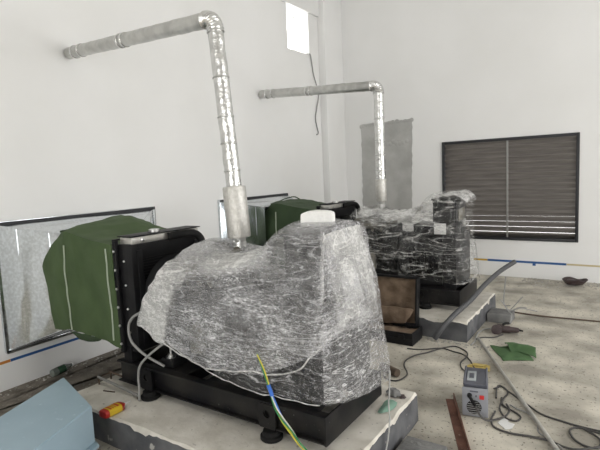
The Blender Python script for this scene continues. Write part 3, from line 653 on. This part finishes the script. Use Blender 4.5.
# ------------------------------------------------------------------ exhaust pipes
def pipe(label, wall, el, foot, r, rs, zs0, zs1, zneck, seed):
    wall, el, foot = Vector(wall), Vector(el), Vector(foot)
    t = thing('exhaust_pipe', (foot.x, foot.y, zneck), label, 'pipe', 'exhaust pipes')
    d = (el - wall).normalized(); dn = (foot - el).normalized()
    def foilrun(p0, p1, rr):
        b = B(); L = (p1 - p0).length; n = int(L / .018); a = (p1 - p0).normalized(); u = a.orthogonal().normalized(); w = a.cross(u); G = []
        for i in range(n + 1):
            c = p0 + a * (L * i / n); row = []
            for k in range(28):
                an = 2 * PI * k / 28; dr = u * math.cos(an) + w * math.sin(an)
                q = c + dr * rr
                f = noise.noise(Vector((q.x * 16, q.y * 16, q.z * 16 + seed))) * .0032 + noise.noise(q * 45) * .0016
                row.append(c + dr * (rr + f))
            G.append(row)
        return b.grid(G, True)
    obj('pipe_run', foilrun(wall, el - d * .07, r), M['foil_dull'], t, label='dull foil lagged run into the wall')
    for f in (.06, .12, .44, .47):
        c = wall.lerp(el, f); obj('foil_band', B().rev(c, d, [(-.012, r + .001), (-.008, r + .005), (.008, r + .005), (.012, r + .001)], 28, cap=False), M['foil'], t)
    # wrinkled elbow
    n = 14; pts = []
    a0 = el - d * .085; a1 = el + dn * .085
    for i in range(n + 1):
        s = i / n; pts.append((1 - s) ** 2 * a0 + 2 * s * (1 - s) * el + s * s * a1)
    obj('pipe_elbow', B().tube(pts, r * 1.10, 28, .01, rf=lambda s, i: 1 + .05 * math.sin(i * 2.1) + .03 * noise.noise(Vector((i * .9, seed, 0)))), M['foil'], t, label='crinkled bright foil elbow')
    top = Vector((foot.x + (el.x - foot.x) * (zs1 - foot.z) / (el.z - foot.z), foot.y, zs1))
    obj('pipe_riser', foilrun(el + dn * .07, top, r), M['foil'], t, label='bright foil lagged riser')
    for f in (.30, .55, .72, .9):
        c = (el + dn * .07).lerp(top, f); obj('foil_band', B().rev(c, dn, [(-.006, r + .001), (-.004, r + .004), (.004, r + .004), (.006, r + .001)], 28, cap=False), M['foil_dull'], t)
    bot = Vector((foot.x, foot.y, zs0))
    obj('silencer', B().rev(bot, top - bot, [(0, rs * .55), (.004, rs * .95), (.012, rs), ((top - bot).length - .012, rs), ((top - bot).length - .003, rs * .95), ((top - bot).length, r)], 40), M['silencer'], t, label='wider matt silver lagged silencer')
    nk = B().cyl((foot.x, foot.y, zneck), (foot.x, foot.y, zs0 + .005), .022, n=24)
    nk.rev((foot.x, foot.y, zneck + .03), (0, 0, 1), [(0, .042), (.012, .042)], 24).rev((foot.x, foot.y, zneck + .045), (0, 0, 1), [(0, .042), (.012, .042)], 24)
    nk.rev((foot.x, foot.y, zs0 - .03), (0, 0, 1), [(0, .024), (.02, .04), (.03, .04)], 24)
    ne = obj('flange_neck', nk, M['steel'], t, label='bare steel neck with bolted flange')
    for k in range(4):
        a = PI / 4 + PI / 2 * k; obj('flange_bolt', B().cyl((foot.x + .034 * math.cos(a), foot.y + .034 * math.sin(a), zneck + .02), (foot.x + .034 * math.cos(a), foot.y + .034 * math.sin(a), zneck + .068), .006, n=8), M['steel'], ne)
    return t
pipe('silver foil lagged exhaust pipe rising from the nearer generator into the left wall', (.02, 2.51, 2.72), (1.915, 2.30, 2.57), (2.0, 2.32, 1.2), .049, .074, 1.21, 1.54, 1.13, 1.)
pipe('silver foil lagged exhaust pipe rising from the farther generator past the bare plaster', (.02, 5.185, 2.66), (1.775, 5.0, 2.515), (1.775, 5.0, 1.2), .054, .062, 1.25, 1.50, 1.16, 4.)

# ------------------------------------------------------------------ objects near the first plinth
# pale blue box, lower left
A = Vector((1.015, 1.64, 0)); Bc = Vector((1.56, 1.487, 0)); ex = (Bc - A).normalized(); ey = Vector((1.218 - 1.015, 1.157 - 1.656, 0)).normalized()
def pt(u, v, z): p = A + ex * u + ey * v; return Vector((p.x, p.y, z))
w, l = .567, 1.10
def obox(b, u0, u1, v0, v1, z0, z1, bev=.004):
    bb = bmesh.new()
    vs = [bb.verts.new(pt(u, v, z)) for z in (z0, z1) for u, v in ((u0, v0), (u1, v0), (u1, v1), (u0, v1))]
    for f in ((0, 1, 2, 3), (4, 5, 6, 7), (0, 1, 5, 4), (1, 2, 6, 5), (2, 3, 7, 6), (3, 0, 4, 7)): bb.faces.new([vs[i] for i in f])
    bmesh.ops.recalc_face_normals(bb, faces=bb.faces)
    if bev: bmesh.ops.bevel(bb, geom=bb.edges[:], offset=bev, segments=2, affect='EDGES')
    b.bm(bb); bb.free(); return b
bx = thing('metal_housing', pt(w / 2, l / 2, 0), 'pale blue grey sheet metal housing on the floor beside the near plinth and glue bottle', 'metal box')
obj('cover', obox(B(), 0, w, 0, l, .135, .35, .005), M['bluebox'], bx)
obj('base_flange', obox(B(), -.015, w + .05, -.01, l + .03, .12, .135, .003), M['bluebox'], bx)
for u in (.02, w - .04):
    for v in (.05, l - .10): obj('foot', obox(B(), u, u + .06, v, v + .06, 0, .12, .004), M['bluebox'], bx)
for v in (.08, .35): obj('flange_bolt', B().rev(pt(w + .025, v, .135), (0, 0, 1), [(0, .012), (.008, .012), (.01, .006)], 8), M['steel'], bx)

# red glue bottle lying on the plinth
gt = thing('glue_bottle', (1.46, 1.72, .19), 'small red squeeze bottle with yellow label lying on the near plinth edge', 'bottle')
p0 = Vector((1.462, 1.605, .217)); p1 = Vector((1.452, 1.80, .213)); d = (p1 - p0).normalized(); u = Vector((d.y, -d.x, 0)); 
def flat_loft(prof, wz):
    G = []
    for tt, hw, hz in prof:
        c = p0 + d * tt; G.append([c + u * (hw * math.copysign(abs(math.cos(a)) ** .6, math.cos(a))) + Vector((0, 0, 1)) * (hz * math.copysign(abs(math.sin(a)) ** .6, math.sin(a))) for a in [2 * PI * k / 28 for k in range(28)]])
    return G
q = B(); GG = flat_loft([(0, .02, .012), (.004, .034, .022), (.012, .037, .025), (.13, .037, .025), (.142, .030, .022), (.15, .014, .014), (.158, .012, .012)], 0)
q.grid(GG, True); q.add(GG[0], [tuple(range(28))]); q.add(GG[-1], [tuple(range(28))])
obj('bottle_body', q, M['red'], gt)
q = B().grid(flat_loft([(.028, .0375, .0257), (.118, .0375, .0257)], 0), True)
lb = obj('bottle_label', q, M['yellow'], gt, label='yellow label')
for f0, f1 in ((.040, .052), (.060, .066), (.076, .080), (.088, .104)): obj('label_print', B().grid([r[4:11] for r in flat_loft([(f0, .038, .0262), (f1, .038, .0262)], 0)]), M['label_red'], lb, label='red print bar')
obj('nozzle', B().rev(p0 + d * .156, d, [(0, .012), (.012, .011), (.014, .008), (.055, .003)], 16), M['white'], gt, label='white tapered nozzle')

# steel rods on little uprights beside the skid
rt = thing('steel_rod_frame', (1.2, 1.95, .19), 'thin steel rods on short uprights left of the near skid', 'rod frame')
obj('rod', B().cyl((.985, 1.90, .245), (1.445, 1.885, .215), .009, n=12), M['mull'], rt)
obj('rod', B().cyl((.975, 2.0, .245), (1.145, 1.99, .24), .007, n=12), M['rustb'], rt)
for x, y, z in ((.99, 1.90, .245), (.985, 2.0, .245), (1.43, 1.886, .217)):
    obj('upright', B().cyl((x, y, .19), (x, y, z), .006, n=10), M['rustb'], rt)
obj('cross_bar', B().cyl((.985, 1.90, .238), (.985, 2.0, .238), .004, n=8), M['rustb'], rt)
obj('nail', B().cyl((1.12, 1.845, .195), (1.21, 1.87, .195), .004, n=8), M['rustb'], label='dark nail lying beside the steel rods on the plinth', cat='nail')

# grey hose looping out of the film
obj('grey_hose', B().tube([(1.50, 1.90, .77), (1.43, 1.895, .73), (1.385, 1.895, .67), (1.385, 1.90, .58), (1.44, 1.91, .52), (1.52, 1.93, .47), (1.60, 1.98, .41)], .0085, 10), M['cable_lt'], label='grey hose looping from the film edge down to the skid', cat='hose')
obj('grey_hose', B().tube([(1.76, 1.875, .63), (1.69, 1.87, .585), (1.60, 1.865, .52), (1.51, 1.865, .44), (1.475, 1.87, .36), (1.475, 1.87, .28), (1.47, 1.865, .197)], .0075, 10), M['cable_lt'], label='grey hose dropping from the film to the plinth beside the rods', cat='hose')

# coloured wires hanging over the skid
wt = thing('wire_bundle', (2.6, 1.86, .20), 'yellow and green wires bound with blue tape hanging over the near skid', 'wires')
base = [(2.48, 1.845, .69), (2.52, 1.845, .61), (2.555, 1.85, .52), (2.58, 1.86, .43), (2.60, 1.88, .36), (2.64, 1.90, .29), (2.70, 1.89, .235), (2.78, 1.87, .21)]
for i, (m, nm) in enumerate((('wyel', 'yellow'), ('wgrn', 'green'), ('wwht', 'white'), ('wblu', 'blue'), ('wyel', 'yellow'))):
    o = [Vector(p) + Vector((.008 * math.cos(i * 1.26 + k * .9), .007 * math.sin(i * 1.26 + k * .9), .006 * math.sin(i * 2 + k))) * (1 if k != 2 else .5) for k, p in enumerate(base)]
    if i >= 2: o = o[2:]
    obj('wire', B().tube(o, .0034, 8, .015), M[m], wt, label=nm + ' wire')
obj('tape_binding', B().tube([(2.548, 1.847, .54), (2.555, 1.85, .52), (2.565, 1.853, .485)], .0105, 12, .01), M['wblu'], wt, label='blue tape binding')

# scraps on the plinth's right end
obj('teal_scrap', B().grid(film_band([[(2.86, 2.46, .196), (2.85, 2.56, .2), (2.85, 2.64, .197)], [(2.89, 2.45, .2), (2.895, 2.55, .214), (2.885, 2.63, .2)], [(2.92, 2.50, .196), (2.93, 2.56, .2), (2.92, 2.62, .196)]], 14, 14, .006, 2)), M['teal'], label='crumpled teal scrap on the near plinth right of the skid', cat='scrap')
def rock(name, c, s, m, seed, label, cat, amp=.35, group=None):
    b = bmesh.new(); bmesh.ops.create_icosphere(b, subdivisions=3, radius=1)
    for v in b.verts:
        f = 1 + amp * noise.noise(v.co * 1.6 + Vector((seed, 0, 0))) + .12 * noise.noise(v.co * 5 + Vector((0, seed, 0)))
        v.co = Vector((v.co.x * s[0] * f + c[0], v.co.y * s[1] * f + c[1], max(0, v.co.z * s[2] * f + s[2] * .8) + c[2]))
    q = B().bm(b); b.free(); return obj(name, q, m, label=label, cat=cat, group=group, smooth=30)
rock('concrete_chunk', (2.86, 2.70, .19), (.045, .03, .03), M['block'], 2, 'grey concrete chunk at the far right end of the near plinth', 'rubble')
rock('dark_lump', (2.915, 2.705, .19), (.022, .018, .012), M['darkred'], 6, 'small dark lump beside the grey chunk on the near plinth', 'rubble')

# bottle on the floor by the left wall
bt = thing('drink_bottle', (.09, 2.15, 0), 'clear bottle with green label lying by the left wall under the duct', 'bottle')
bp0 = Vector((.10, 2.04, .036)); bd = Vector((-.18, .98, .0)).normalized()
obj('bottle_body', B().rev(bp0, bd, [(0, .02), (.004, .031), (.05, .033), (.13, .033), (.16, .022), (.18, .014), (.2, .014)], 20), M['bottlec'], bt)
obj('bottle_label', B().rev(bp0, bd, [(.05, .0338), (.12, .0338)], 20, cap=False), M['bottleg'], bt, label='green label')
obj('bottle_cap', B().rev(bp0 + bd * .198, bd, [(0, .016), (.014, .016)], 16), M['white'], bt)

# low grey block at the bottom edge
obj('concrete_block', B().box(3.0, 3.24, 2.25, 2.56, 0, .045, .012), M['block'], label='low grey concrete slab on the floor beside the right end of the near plinth', cat='block')

# ------------------------------------------------------------------ tool case
tc = thing('tool_case', (2.24, 4.18, 0), 'open black tool case with brown lining standing against the farther plinth', 'case')
q = B().box(1.95, 2.535, 4.05, 4.31, 0, .012, .006)
q.box(1.95, 2.535, 4.05, 4.065, 0, .115, .006).box(1.95, 2.535, 4.295, 4.31, 0, .115, .006).box(1.95, 1.965, 4.06, 4.3, 0, .115, .006).box(2.52, 2.535, 4.06, 4.3, 0, .115, .006)
q.box(1.945, 2.54, 4.043, 4.052, .05, .062, .002)
obj('case_base', q, M['case'], tc)
lin = []
for j in range(16):
    row = []
    for i in range(28):
        x = 1.965 + .555 * i / 27; y = 4.065 + .23 * j / 15
        row.append(Vector((x, y, .095 + .025 * noise.noise(Vector((x * 8, y * 9, 1))) + .012 * noise.noise(Vector((x * 22, y * 22, 4))))))
    lin.append(row)
q = B().grid(lin); obj('base_lining', q, M['brown'], tc, smooth=180, label='crumpled brown lining')
rl = Matrix.Rotation(math.radians(-6), 3, 'X'); hinge = Vector((0, 4.29, .12))
def lp(x, y, z): return rl @ Vector((x, y, z)) + hinge
def lbox(b, x0, x1, y0, y1, z0, z1, bev=.006):
    return b.box(x0, x1, hinge.y + y0, hinge.y + y1, hinge.z + z0, hinge.z + z1, bev)
lid = B(); tmp = B()
for a in ((1.955, 2.50, .02, .035, 0, .46), (1.955, 1.975, -.04, .03, 0, .46), (2.48, 2.50, -.04, .03, 0, .46), (1.955, 2.50, -.04, .03, .44, .46), (1.955, 2.50, -.04, .03, 0, .018)): lbox(tmp, *a)
tmp.v = [rl @ (p - hinge) + hinge for p in tmp.v]
obj('case_lid', tmp, M['case'], tc)
G = []
for j in range(30):
    row = []
    for i in range(34):
        x = 1.97 + .515 * i / 33; z = .012 + .435 * j / 29
        row.append(lp(x, -.005 - .022 * noise.noise(Vector((x * 6, z * 6, 2))) - .012 * noise.noise(Vector((x * 15, z * 15, 8))), z))
    G.append(row)
obj('lid_lining', B().grid(G), M['brown'], tc, smooth=180, label='wrinkled brown cloth lining of the lid')
pk = film_band([[lp(1.97, -.05, .13), lp(2.0, -.065, .06), lp(2.08, -.06, -.01)], [lp(2.2, -.05, .16), lp(2.22, -.075, .09), lp(2.22, -.07, .0)],
                [lp(2.42, -.045, .165), lp(2.41, -.06, .11), lp(2.36, -.06, .02)], [lp(2.475, -.04, .15), lp(2.44, -.05, .10), lp(2.40, -.05, .03)]], 24, 16, .012, 5)
o = obj('pocket_flap', B().grid(pk), M['brown'], tc, smooth=180, label='sagging brown pocket flap'); o.modifiers.new('t', 'SOLIDIFY').thickness = .005
obj('latch', B().box(2.10, 2.16, 4.036, 4.046, .055, .10, .003), M['case'], tc); obj('latch', B().box(2.40, 2.46, 4.036, 4.046, .055, .10, .003), M['case'], tc)
tc.location.x -= .065

obj('pipe_offcut', B().cyl((2.44, 3.45, .032), (2.605, 3.375, .032), .032, n=18, bev=.003), M['rustb'], label='short brown pipe offcut on the floor beyond the near film', cat='pipe offcut')

# ------------------------------------------------------------------ welder
wd = thing('welding_machine', (3.27, 3.16, 0), 'grey inverter welding machine standing on the open floor', 'welder')
ang = Matrix.Rotation(math.radians(1.5), 3, 'Z')
q = B().box(3.196, 3.346, 3.03, 3.32, .012, .155, .008).box(3.20, 3.342, 3.05, 3.31, .15, .205, .006)
obj('body', q, M['weld_d'], wd)
obj('front_panel', B().box(3.193, 3.349, 3.015, 3.032, .008, .195, .008), M['weld'], wd, label='light grey front panel')
q = B().box(3.198, 3.344, 3.04, 3.315, .203, .212, .004); obj('top_plate', q, M['weld_d'], wd)
obj('top_window', B().box(3.218, 3.275, 3.09, 3.24, .211, .218, .004), M['clear'], wd, label='pale rectangular window on top')
obj('window_inset', B().box(3.232, 3.262, 3.12, 3.20, .217, .2195, .001), M['weld_d'], wd)
h = B().tube([(3.272, 3.06, .21), (3.272, 3.065, .235), (3.272, 3.10, .243), (3.272, 3.26, .243), (3.272, 3.295, .235), (3.272, 3.30, .21)], .009, 10)
# side rails of the carrying frame
for x in (3.205, 3.337): obj('carry_rail', B().tube([(x, 3.05, .20), (x, 3.06, .225), (x, 3.29, .225), (x, 3.30, .20)], .007, 8), M['weld_d'], wd)
for x in (3.21, 3.325):
    for y in (3.05, 3.29): obj('foot', B().rev((x, y, 0), (0, 0, 1), [(0, .012), (.014, .012)], 12), M['rubber'], wd)
grl = B().rev((3.265, 3.016, .072), (0, -1, 0), [(0, .045), (.003, .045), (.004, .042)], 32)
fg = obj('fan_grille', grl, M['black'], wd)
for k in range(6): 
    zz = .072 - .035 + k * .014; hw = math.sqrt(max(0, .043 ** 2 - (zz - .072) ** 2)); obj('grille_bar', B().box(3.265 - hw, 3.265 + hw, 3.008, 3.012, zz - .002, zz + .002, 0), M['grey'], fg)
obj('dial_knob', B().rev((3.238, 3.016, .148), (0, -1, 0), [(0, .016), (.018, .013), (.02, .01)], 20), M['black'], wd, label='black dial knob')
obj('power_switch', B().box(3.297, 3.325, 3.006, 3.018, .130, .155, .003), M['redsw'], wd, label='red power switch')
obj('name_strip', B().box(3.24, 3.29, 3.012, 3.016, .172, .180, .0005), M['weld_d'], wd)
obj('label_plate', B().box(3.272, 3.282, 3.012, 3.016, .140, .152, .0005), M['weld_d'], wd)
obj('bottom_slots', B().box(3.225, 3.31, 3.012, 3.016, .020, .026, .0005), M['grey'], wd)
obj('plug', B().cyl((3.238, 2.998, .148), (3.275, 2.96, .105), .010, n=12), M['black'], wd)
obj('lead', B().tube([(3.25, 2.985, .135), (3.275, 2.96, .105), (3.30, 2.945, .06), (3.335, 2.955, .025), (3.39, 3.0, .014), (3.45, 3.07, .012), (3.475, 3.16, .012), (3.46, 3.24, .012)], .0065, 8), M['cable'], wd, label='black lead from the dial')

wc = Vector((3.195, 3.02, 0)); wr = Matrix.Rotation(math.radians(12), 3, 'Z')
wd.location = wc + wr @ (Vector((3.27, 3.16, 0)) - wc); wd.rotation_euler.z = math.radians(12)

# cables over the floor
def cable(pts, r, m, label, z=None, cat='cable'):
    P = [(x, y, r + .001 + (.010 * max(0, noise.noise(Vector((x * 3, y * 3, r * 900)))))) for x, y in pts]
    return obj('power_cable' if m != 'strand' else 'thin_wire', B().tube(P, r, 8, .02), M[m], label=label, cat=cat, group='cables on the floor')
cable([(2.45, 3.97), (2.569, 4.0), (2.66, 4.07), (2.731, 4.11), (2.825, 4.08), (2.918, 4.05), (3.003, 3.944), (3.056, 3.831), (3.107, 3.748), (3.20, 3.60), (3.24, 3.42), (3.245, 3.33)], .0058, 'cable', 'dark cable running from the tool case to the back of the welder')
cable([(2.501, 3.345), (2.538, 3.30), (2.594, 3.285), (2.64, 3.315), (2.66, 3.407), (2.639, 3.481), (2.567, 3.6), (2.543, 3.707), (2.569, 3.846), (2.643, 3.962), (2.697, 4.069), (2.743, 4.148), (2.805, 4.207), (2.887, 4.165), (2.945, 4.089), (2.961, 3.983), (2.951, 3.87), (2.979, 3.769), (3.038, 3.69)], .0058, 'cable', 'dark cable curling round the brown pipe offcut across the open floor')
cable([(3.33, 3.36), (3.30, 3.52), (3.311, 3.573), (3.37, 3.513), (3.449, 3.433), (3.545, 3.338), (3.626, 3.262), (3.73, 3.233), (3.839, 3.212), (3.952, 3.21), (4.1, 3.22)], .0058, 'cable', 'dark cable running from behind the welder across the long conduit')
cable([(3.36, 3.38), (3.375, 3.309), (3.408, 3.253), (3.471, 3.216), (3.517, 3.163), (3.50, 3.10), (3.438, 3.109), (3.381, 3.212), (3.375, 3.374), (3.382, 3.483), (3.327, 3.563), (3.285, 3.50)], .0058, 'cable', 'dark cable coiled in loops right beside the welder')
cable([(3.365, 3.16), (3.366, 3.04), (3.403, 2.96), (3.494, 2.935), (3.602, 2.951), (3.707, 2.955), (3.785, 2.926), (3.857, 2.941), (3.963, 3.034), (4.05, 3.1)], .0062, 'cable', 'dark cable sweeping from the welder front past the white paper scrap')
cable([(3.43, 3.30), (3.485, 3.259), (3.541, 3.245), (3.613, 3.141), (3.64, 3.023), (3.706, 2.98), (3.776, 2.90), (3.82, 2.80)], .005, 'cable_lt', 'thin grey cable between the two dark welder cables')
cable([(3.99, 3.17), (3.897, 3.188), (3.828, 3.195), (3.792, 3.142), (3.814, 3.054), (3.867, 3.0), (3.935, 3.0), (3.951, 3.094), (3.903, 3.16), (3.85, 3.2)], .0058, 'cable', 'dark cable loop lying just beyond the near end of the long conduit')
cable([(3.02, 4.84), (2.937, 4.794), (2.899, 4.677), (2.909, 4.523), (2.93, 4.40), (2.92, 4.30)], .007, 'cable_lt', 'grey cable looping from the grinder round the long pipe end')
cable([(3.109, 4.715), (3.053, 4.594), (2.965, 4.551), (2.924, 4.48)], .006, 'cable', 'short dark cable in front of the grinder')

# long conduit tube and rusty pipe on the floor
obj('steel_conduit', B().cyl((2.945, 4.46, .019), (3.80, 2.76, .019), .0135, n=16), M['alu'], label='long thin dull metal conduit lying diagonally on the floor', cat='pipe')
rp = B(); a0 = Vector((3.06, 3.20, 0)); a1 = Vector((3.34, 2.55, 0)); dd = (a1 - a0); nn = Vector((dd.y, -dd.x, 0)).normalized()
rp.prism([a0 - nn * .028, a0 + nn * .028, a0 + nn * .028 + Vector((0, 0, .006)), a0 - nn * .022 + Vector((0, 0, .006)), a0 - nn * .022 + Vector((0, 0, .05)), a0 - nn * .028 + Vector((0, 0, .05))], dd)
obj('rusty_angle_iron', rp, M['rust'], label='rusty red brown angle iron lying left of the welder', cat='angle iron', smooth=0)

# grinder
gr = thing('angle_grinder', (3.1, 4.83, 0), off=(.05, -.07, 0), label='dirty dark angle grinder lying on the floor by the grey block', cat='grinder')
obj('motor_body', B().rev((3.02, 4.85, .035), (.97, .12, .02), [(0, .022), (.01, .034), (.08, .034), (.095, .028), (.15, .024), (.165, .018)], 20), M['darkred'], gr)
obj('gear_head', B().box(2.985, 3.035, 4.815, 4.885, .005, .075, .014), M['darkred'], gr)
obj('disc_guard', B().rev((3.0, 4.80, .04), (.1, -1, .2), [(0, .045), (.006, .048), (.018, .048), (.02, .02)], 24), M['darkred'], gr)
obj('side_handle', B().tube([(3.03, 4.88, .06), (3.05, 4.93, .07), (3.07, 4.98, .06)], .012, 10), M['rubber'], gr)
obj('cord_boot', B().cyl((3.18, 4.868, .04), (3.22, 4.873, .035), .012, .006, n=12), M['rubber'], gr)

# grey block with wires
obj('grey_brick', B().box(2.885, 3.11, 5.06, 5.30, 0, .09, .008), M['block'], label='dark grey concrete block on the floor beside the farther plinth', cat='block')
wi = thing('tie_wire', (3.07, 5.2, .09), 'springy bunch of steel tie wires sticking up from the grey block', 'wire')
for k, e in enumerate(((3.20, 5.22, .26), (3.0, 5.16, .22), (3.24, 5.2, .15), (3.32, 5.30, .10), (3.11, 5.05, .02))):
    m_ = (Vector((3.07, 5.2, .094)) + Vector(e)) / 2 + Vector((.02 * (-1) ** k, .01, .025))
    obj('wire', B().tube([(3.07, 5.2, .094), m_, e], .0055, 6), M['cable_lt'], wi)
obj('reinforcing_rod', B().tube([(2.9, 5.50, .012), (3.05, 5.484, .012), (3.327, 5.453, .012), (3.511, 5.464, .012), (3.9, 5.491, .012), (4.4, 5.5, .012)], .008, 8), M['rustb'], label='long thin rod lying across the floor behind the grey block', cat='rod')
obj('hooked_wire', B().tube([(2.90, 5.93, .30), (2.895, 5.9, .16), (2.90, 5.82, .05), (2.93, 5.72, .012), (3.0, 5.66, .03)], .007, 8), M['cable_lt'], label='bent grey wire standing behind the farther plinth corner', cat='wire')
# big flexible conduit leaning over the far plinth
obj('flexible_conduit', B().tube([(2.60, 4.28, .024), (2.66, 4.29, .12), (2.745, 4.42, .235), (2.80, 4.75, .29), (2.85, 5.15, .37), (2.93, 5.5, .45), (3.05, 5.65, .535)], .024, 16, rf=lambda t, i: 1 + .05 * (i % 2)), M['conduit'], label='thick dark grey flexible conduit curving up over the farther plinth', cat='conduit')

# green scrap cloth
def cloth(name, ctrl, m, label, cat, amp, seed, th=.004):
    o = obj(name, B().grid(film_band(ctrl, 26, 20, amp, seed)), m, label=label, cat=cat, smooth=180)
    s = o.modifiers.new('t', 'SOLIDIFY'); s.thickness = th; s.offset = 1; return o
cs = thing('canvas_scrap', (3.25, 4.25, 0), 'small folded scrap of green canvas on the floor by the long conduit', 'cloth')
o = obj('under_layer', B().grid(film_band([[(3.07, 4.36, .008), (3.15, 4.22, .01), (3.24, 4.07, .008)], [(3.16, 4.38, .012), (3.25, 4.24, .02), (3.34, 4.12, .01)], [(3.30, 4.42, .01), (3.37, 4.3, .02), (3.45, 4.18, .01)]], 20, 16, .008, 3)), M['greensc'], cs, smooth=180)
o.modifiers.new('t', 'SOLIDIFY').thickness = .004
o = obj('folded_layer', B().grid(film_band([[(3.17, 4.44, .02), (3.20, 4.36, .05), (3.27, 4.24, .022)], [(3.26, 4.47, .03), (3.30, 4.36, .06), (3.34, 4.26, .03)], [(3.41, 4.46, .02), (3.44, 4.34, .05), (3.46, 4.20, .02)]], 20, 16, .012, 8)), M['greensc'], cs, smooth=180)
o.modifiers.new('t', 'SOLIDIFY').thickness = .004
obj('paper_scrap', B().prism([(3.405, 3.03, .002), (3.425, 3.10, .002), (3.455, 3.11, .002), (3.46, 3.07, .002), (3.50, 3.06, .002), (3.495, 3.0, .002), (3.465, 2.97, .002)], (0, 0, .003)), M['paper'], label='torn white paper scrap on the floor right of the welder', cat='paper', smooth=0)
q = B().prism([(3.07, 3.73, .002), (3.0, 3.81, .002), (3.05, 3.89, .002), (3.17, 3.90, .002), (3.19, 3.80, .002)], (0, 0, .008))
q.prism([(3.02, 3.83, .01), (3.05, 3.89, .01), (3.15, 3.90, .01), (3.13, 3.84, .016)], (0, 0, .004))
obj('card_scrap', q, M['card'], label='crumpled yellow card behind the welder', cat='card', smooth=0)

# dark scrap by the back wall
ds = thing('metal_pan', (3.5, 7.03, 0), 'dark crumpled metal pan lying by the back wall right of the louver', 'pan')
G = []
for r, z in ((.0, .018), (.06, .015), (.10, .03), (.135, .075), (.14, .08)):
    G.append([Vector((3.51 + 1.05 * r * math.cos(a) * (1 + .12 * math.sin(3 * a + 1)), 7.05 + .75 * r * math.sin(a) * (1 + .1 * math.cos(2 * a)), z + .012 * math.sin(4 * a) * (r > .09))) for a in [2 * PI * k / 30 for k in range(30)]])
o = obj('pan_shell', B().grid(G, True), M['darkred'], ds); o.modifiers.new('t', 'SOLIDIFY').thickness = .008
rock('lump_in_pan', (3.50, 7.05, .028), (.08, .05, .03), M['darkred'], 9, 'dark lump lying in the crumpled pan', 'scrap')
# hanging cable under the window
obj('hanging_cable', B().tube([(-.05, 6.40, 3.395), (.015, 6.43, 3.395), (.02, 6.455, 3.36), (.012, 6.50, 3.22), (.012, 6.53, 3.10), (.014, 6.60, 2.95), (.012, 6.655, 2.81), (.014, 6.58, 2.60), (.014, 6.53, 2.44), (.014, 6.57, 2.30), (.014, 6.60, 2.22), (.02, 6.54, 2.19)], .009, 8), M['cable_lt'], label='thin grey cable dangling from the high window', cat='cable')

# rubble crumbs along the walls and the plinths
random.seed(12)
rb = B()
def crumb(x, y, z, r):
    b = bmesh.new(); bmesh.ops.create_icosphere(b, subdivisions=1, radius=r)
    for v in b.verts: v.co = Vector((v.co.x * random.uniform(.7, 1.3) + x, v.co.y * random.uniform(.7, 1.3) + y, v.co.z * .6 + z + r * .45))
    rb.bm(b); b.free()
for k in range(420): crumb(random.uniform(2.9, 5.2), 7.28 - abs(random.gauss(0, .22)), 0, random.uniform(.004, .014))
for k in range(130): crumb(.03 + abs(random.gauss(0, .06)), random.uniform(1.2, 3.0), 0, random.uniform(.004, .011))
for k in range(110): crumb(2.6 + random.uniform(-.3, .5), 4.33 - abs(random.gauss(0, .05)), 0, random.uniform(.004, .012))
for k in range(200): crumb(random.uniform(3.0, 4.6), random.uniform(2.4, 6.5), 0, random.uniform(.003, .007))
for k in range(60): crumb(random.uniform(1.0, 1.6), 1.62 - abs(random.gauss(0, .05)), 0, random.uniform(.004, .01))
obj('rubble_crumbs', rb, M['debris'], kind='stuff', org=(0, 0, 0), label='scattered pale concrete crumbs over the floor and along the walls', cat='rubble', smooth=0)

# ------------------------------------------------------------------ daylight
w = bpy.data.worlds.new('sky'); S.world = w; w.use_nodes = True
bg = w.node_tree.nodes['Background']; bg.inputs['Color'].default_value = (1.0, .99, .975, 1); bg.inputs['Strength'].default_value = 5.0
sun = bpy.data.lights.new('sun', 'SUN'); sun.energy = 5.; sun.color = (1, .90, .68); sun.angle = math.radians(1)
so_ = bpy.data.objects.new('sun', sun); COL.objects.link(so_); so_.location = (-4, -4, 9)
so_.rotation_euler = Vector((.2, .6, -.77)).to_track_quat('-Z', 'Y').to_euler()
def portal(loc, rot, sx, sy):
    l = bpy.data.lights.new('daylight_portal', 'AREA'); l.shape = 'RECTANGLE'; l.size = sx; l.size_y = sy
    l.cycles.is_portal = True
    o = bpy.data.objects.new('daylight_portal', l); COL.objects.link(o); o.location = loc; o.rotation_euler = rot
portal((X1 + .1, (DY0 + DY1) / 2, DZ / 2), (0, PI / 2, 0), DZ, DY1 - DY0)
portal((3.8, YF - .1, 1.5), (PI / 2, 0, 0), 3.2, 3.0)
portal((-.2, 6.17, 3.69), (0, -PI / 2, 0), .6, .56)

# ------------------------------------------------------------------ camera
cam = bpy.data.cameras.new('camera'); co = bpy.data.objects.new('camera', cam); COL.objects.link(co)
R = ((.8308, .0220, -.5552), (.5540, -.1117, .8249), (-.0439, -.9935, -.1064))
f = 484.
vy = Vector((325, -66, f)).normalized(); vx = Vector((725, 19, -f)); vx = (vx - vy * vx.dot(vy)).normalized(); vz = vx.cross(vy)
# rows: world axes seen from the camera (x right, y down, z forward)
m = Matrix((( vx.x, -vx.y, -vx.z), (vy.x, -vy.y, -vy.z), (vz.x, -vz.y, -vz.z))).to_4x4()
m.translation = Vector((4.03, 0, 1.6)); co.matrix_world = m
cam.sensor_width = 36; cam.lens = f / 600 * 36; cam.clip_start = .02; cam.clip_end = 100
S.camera = co
S.view_settings.view_transform = 'Standard'; S.view_settings.look = 'None'; S.view_settings.gamma = 1; S.view_settings.use_curve_mapping = False
S.view_settings.exposure = 0.1
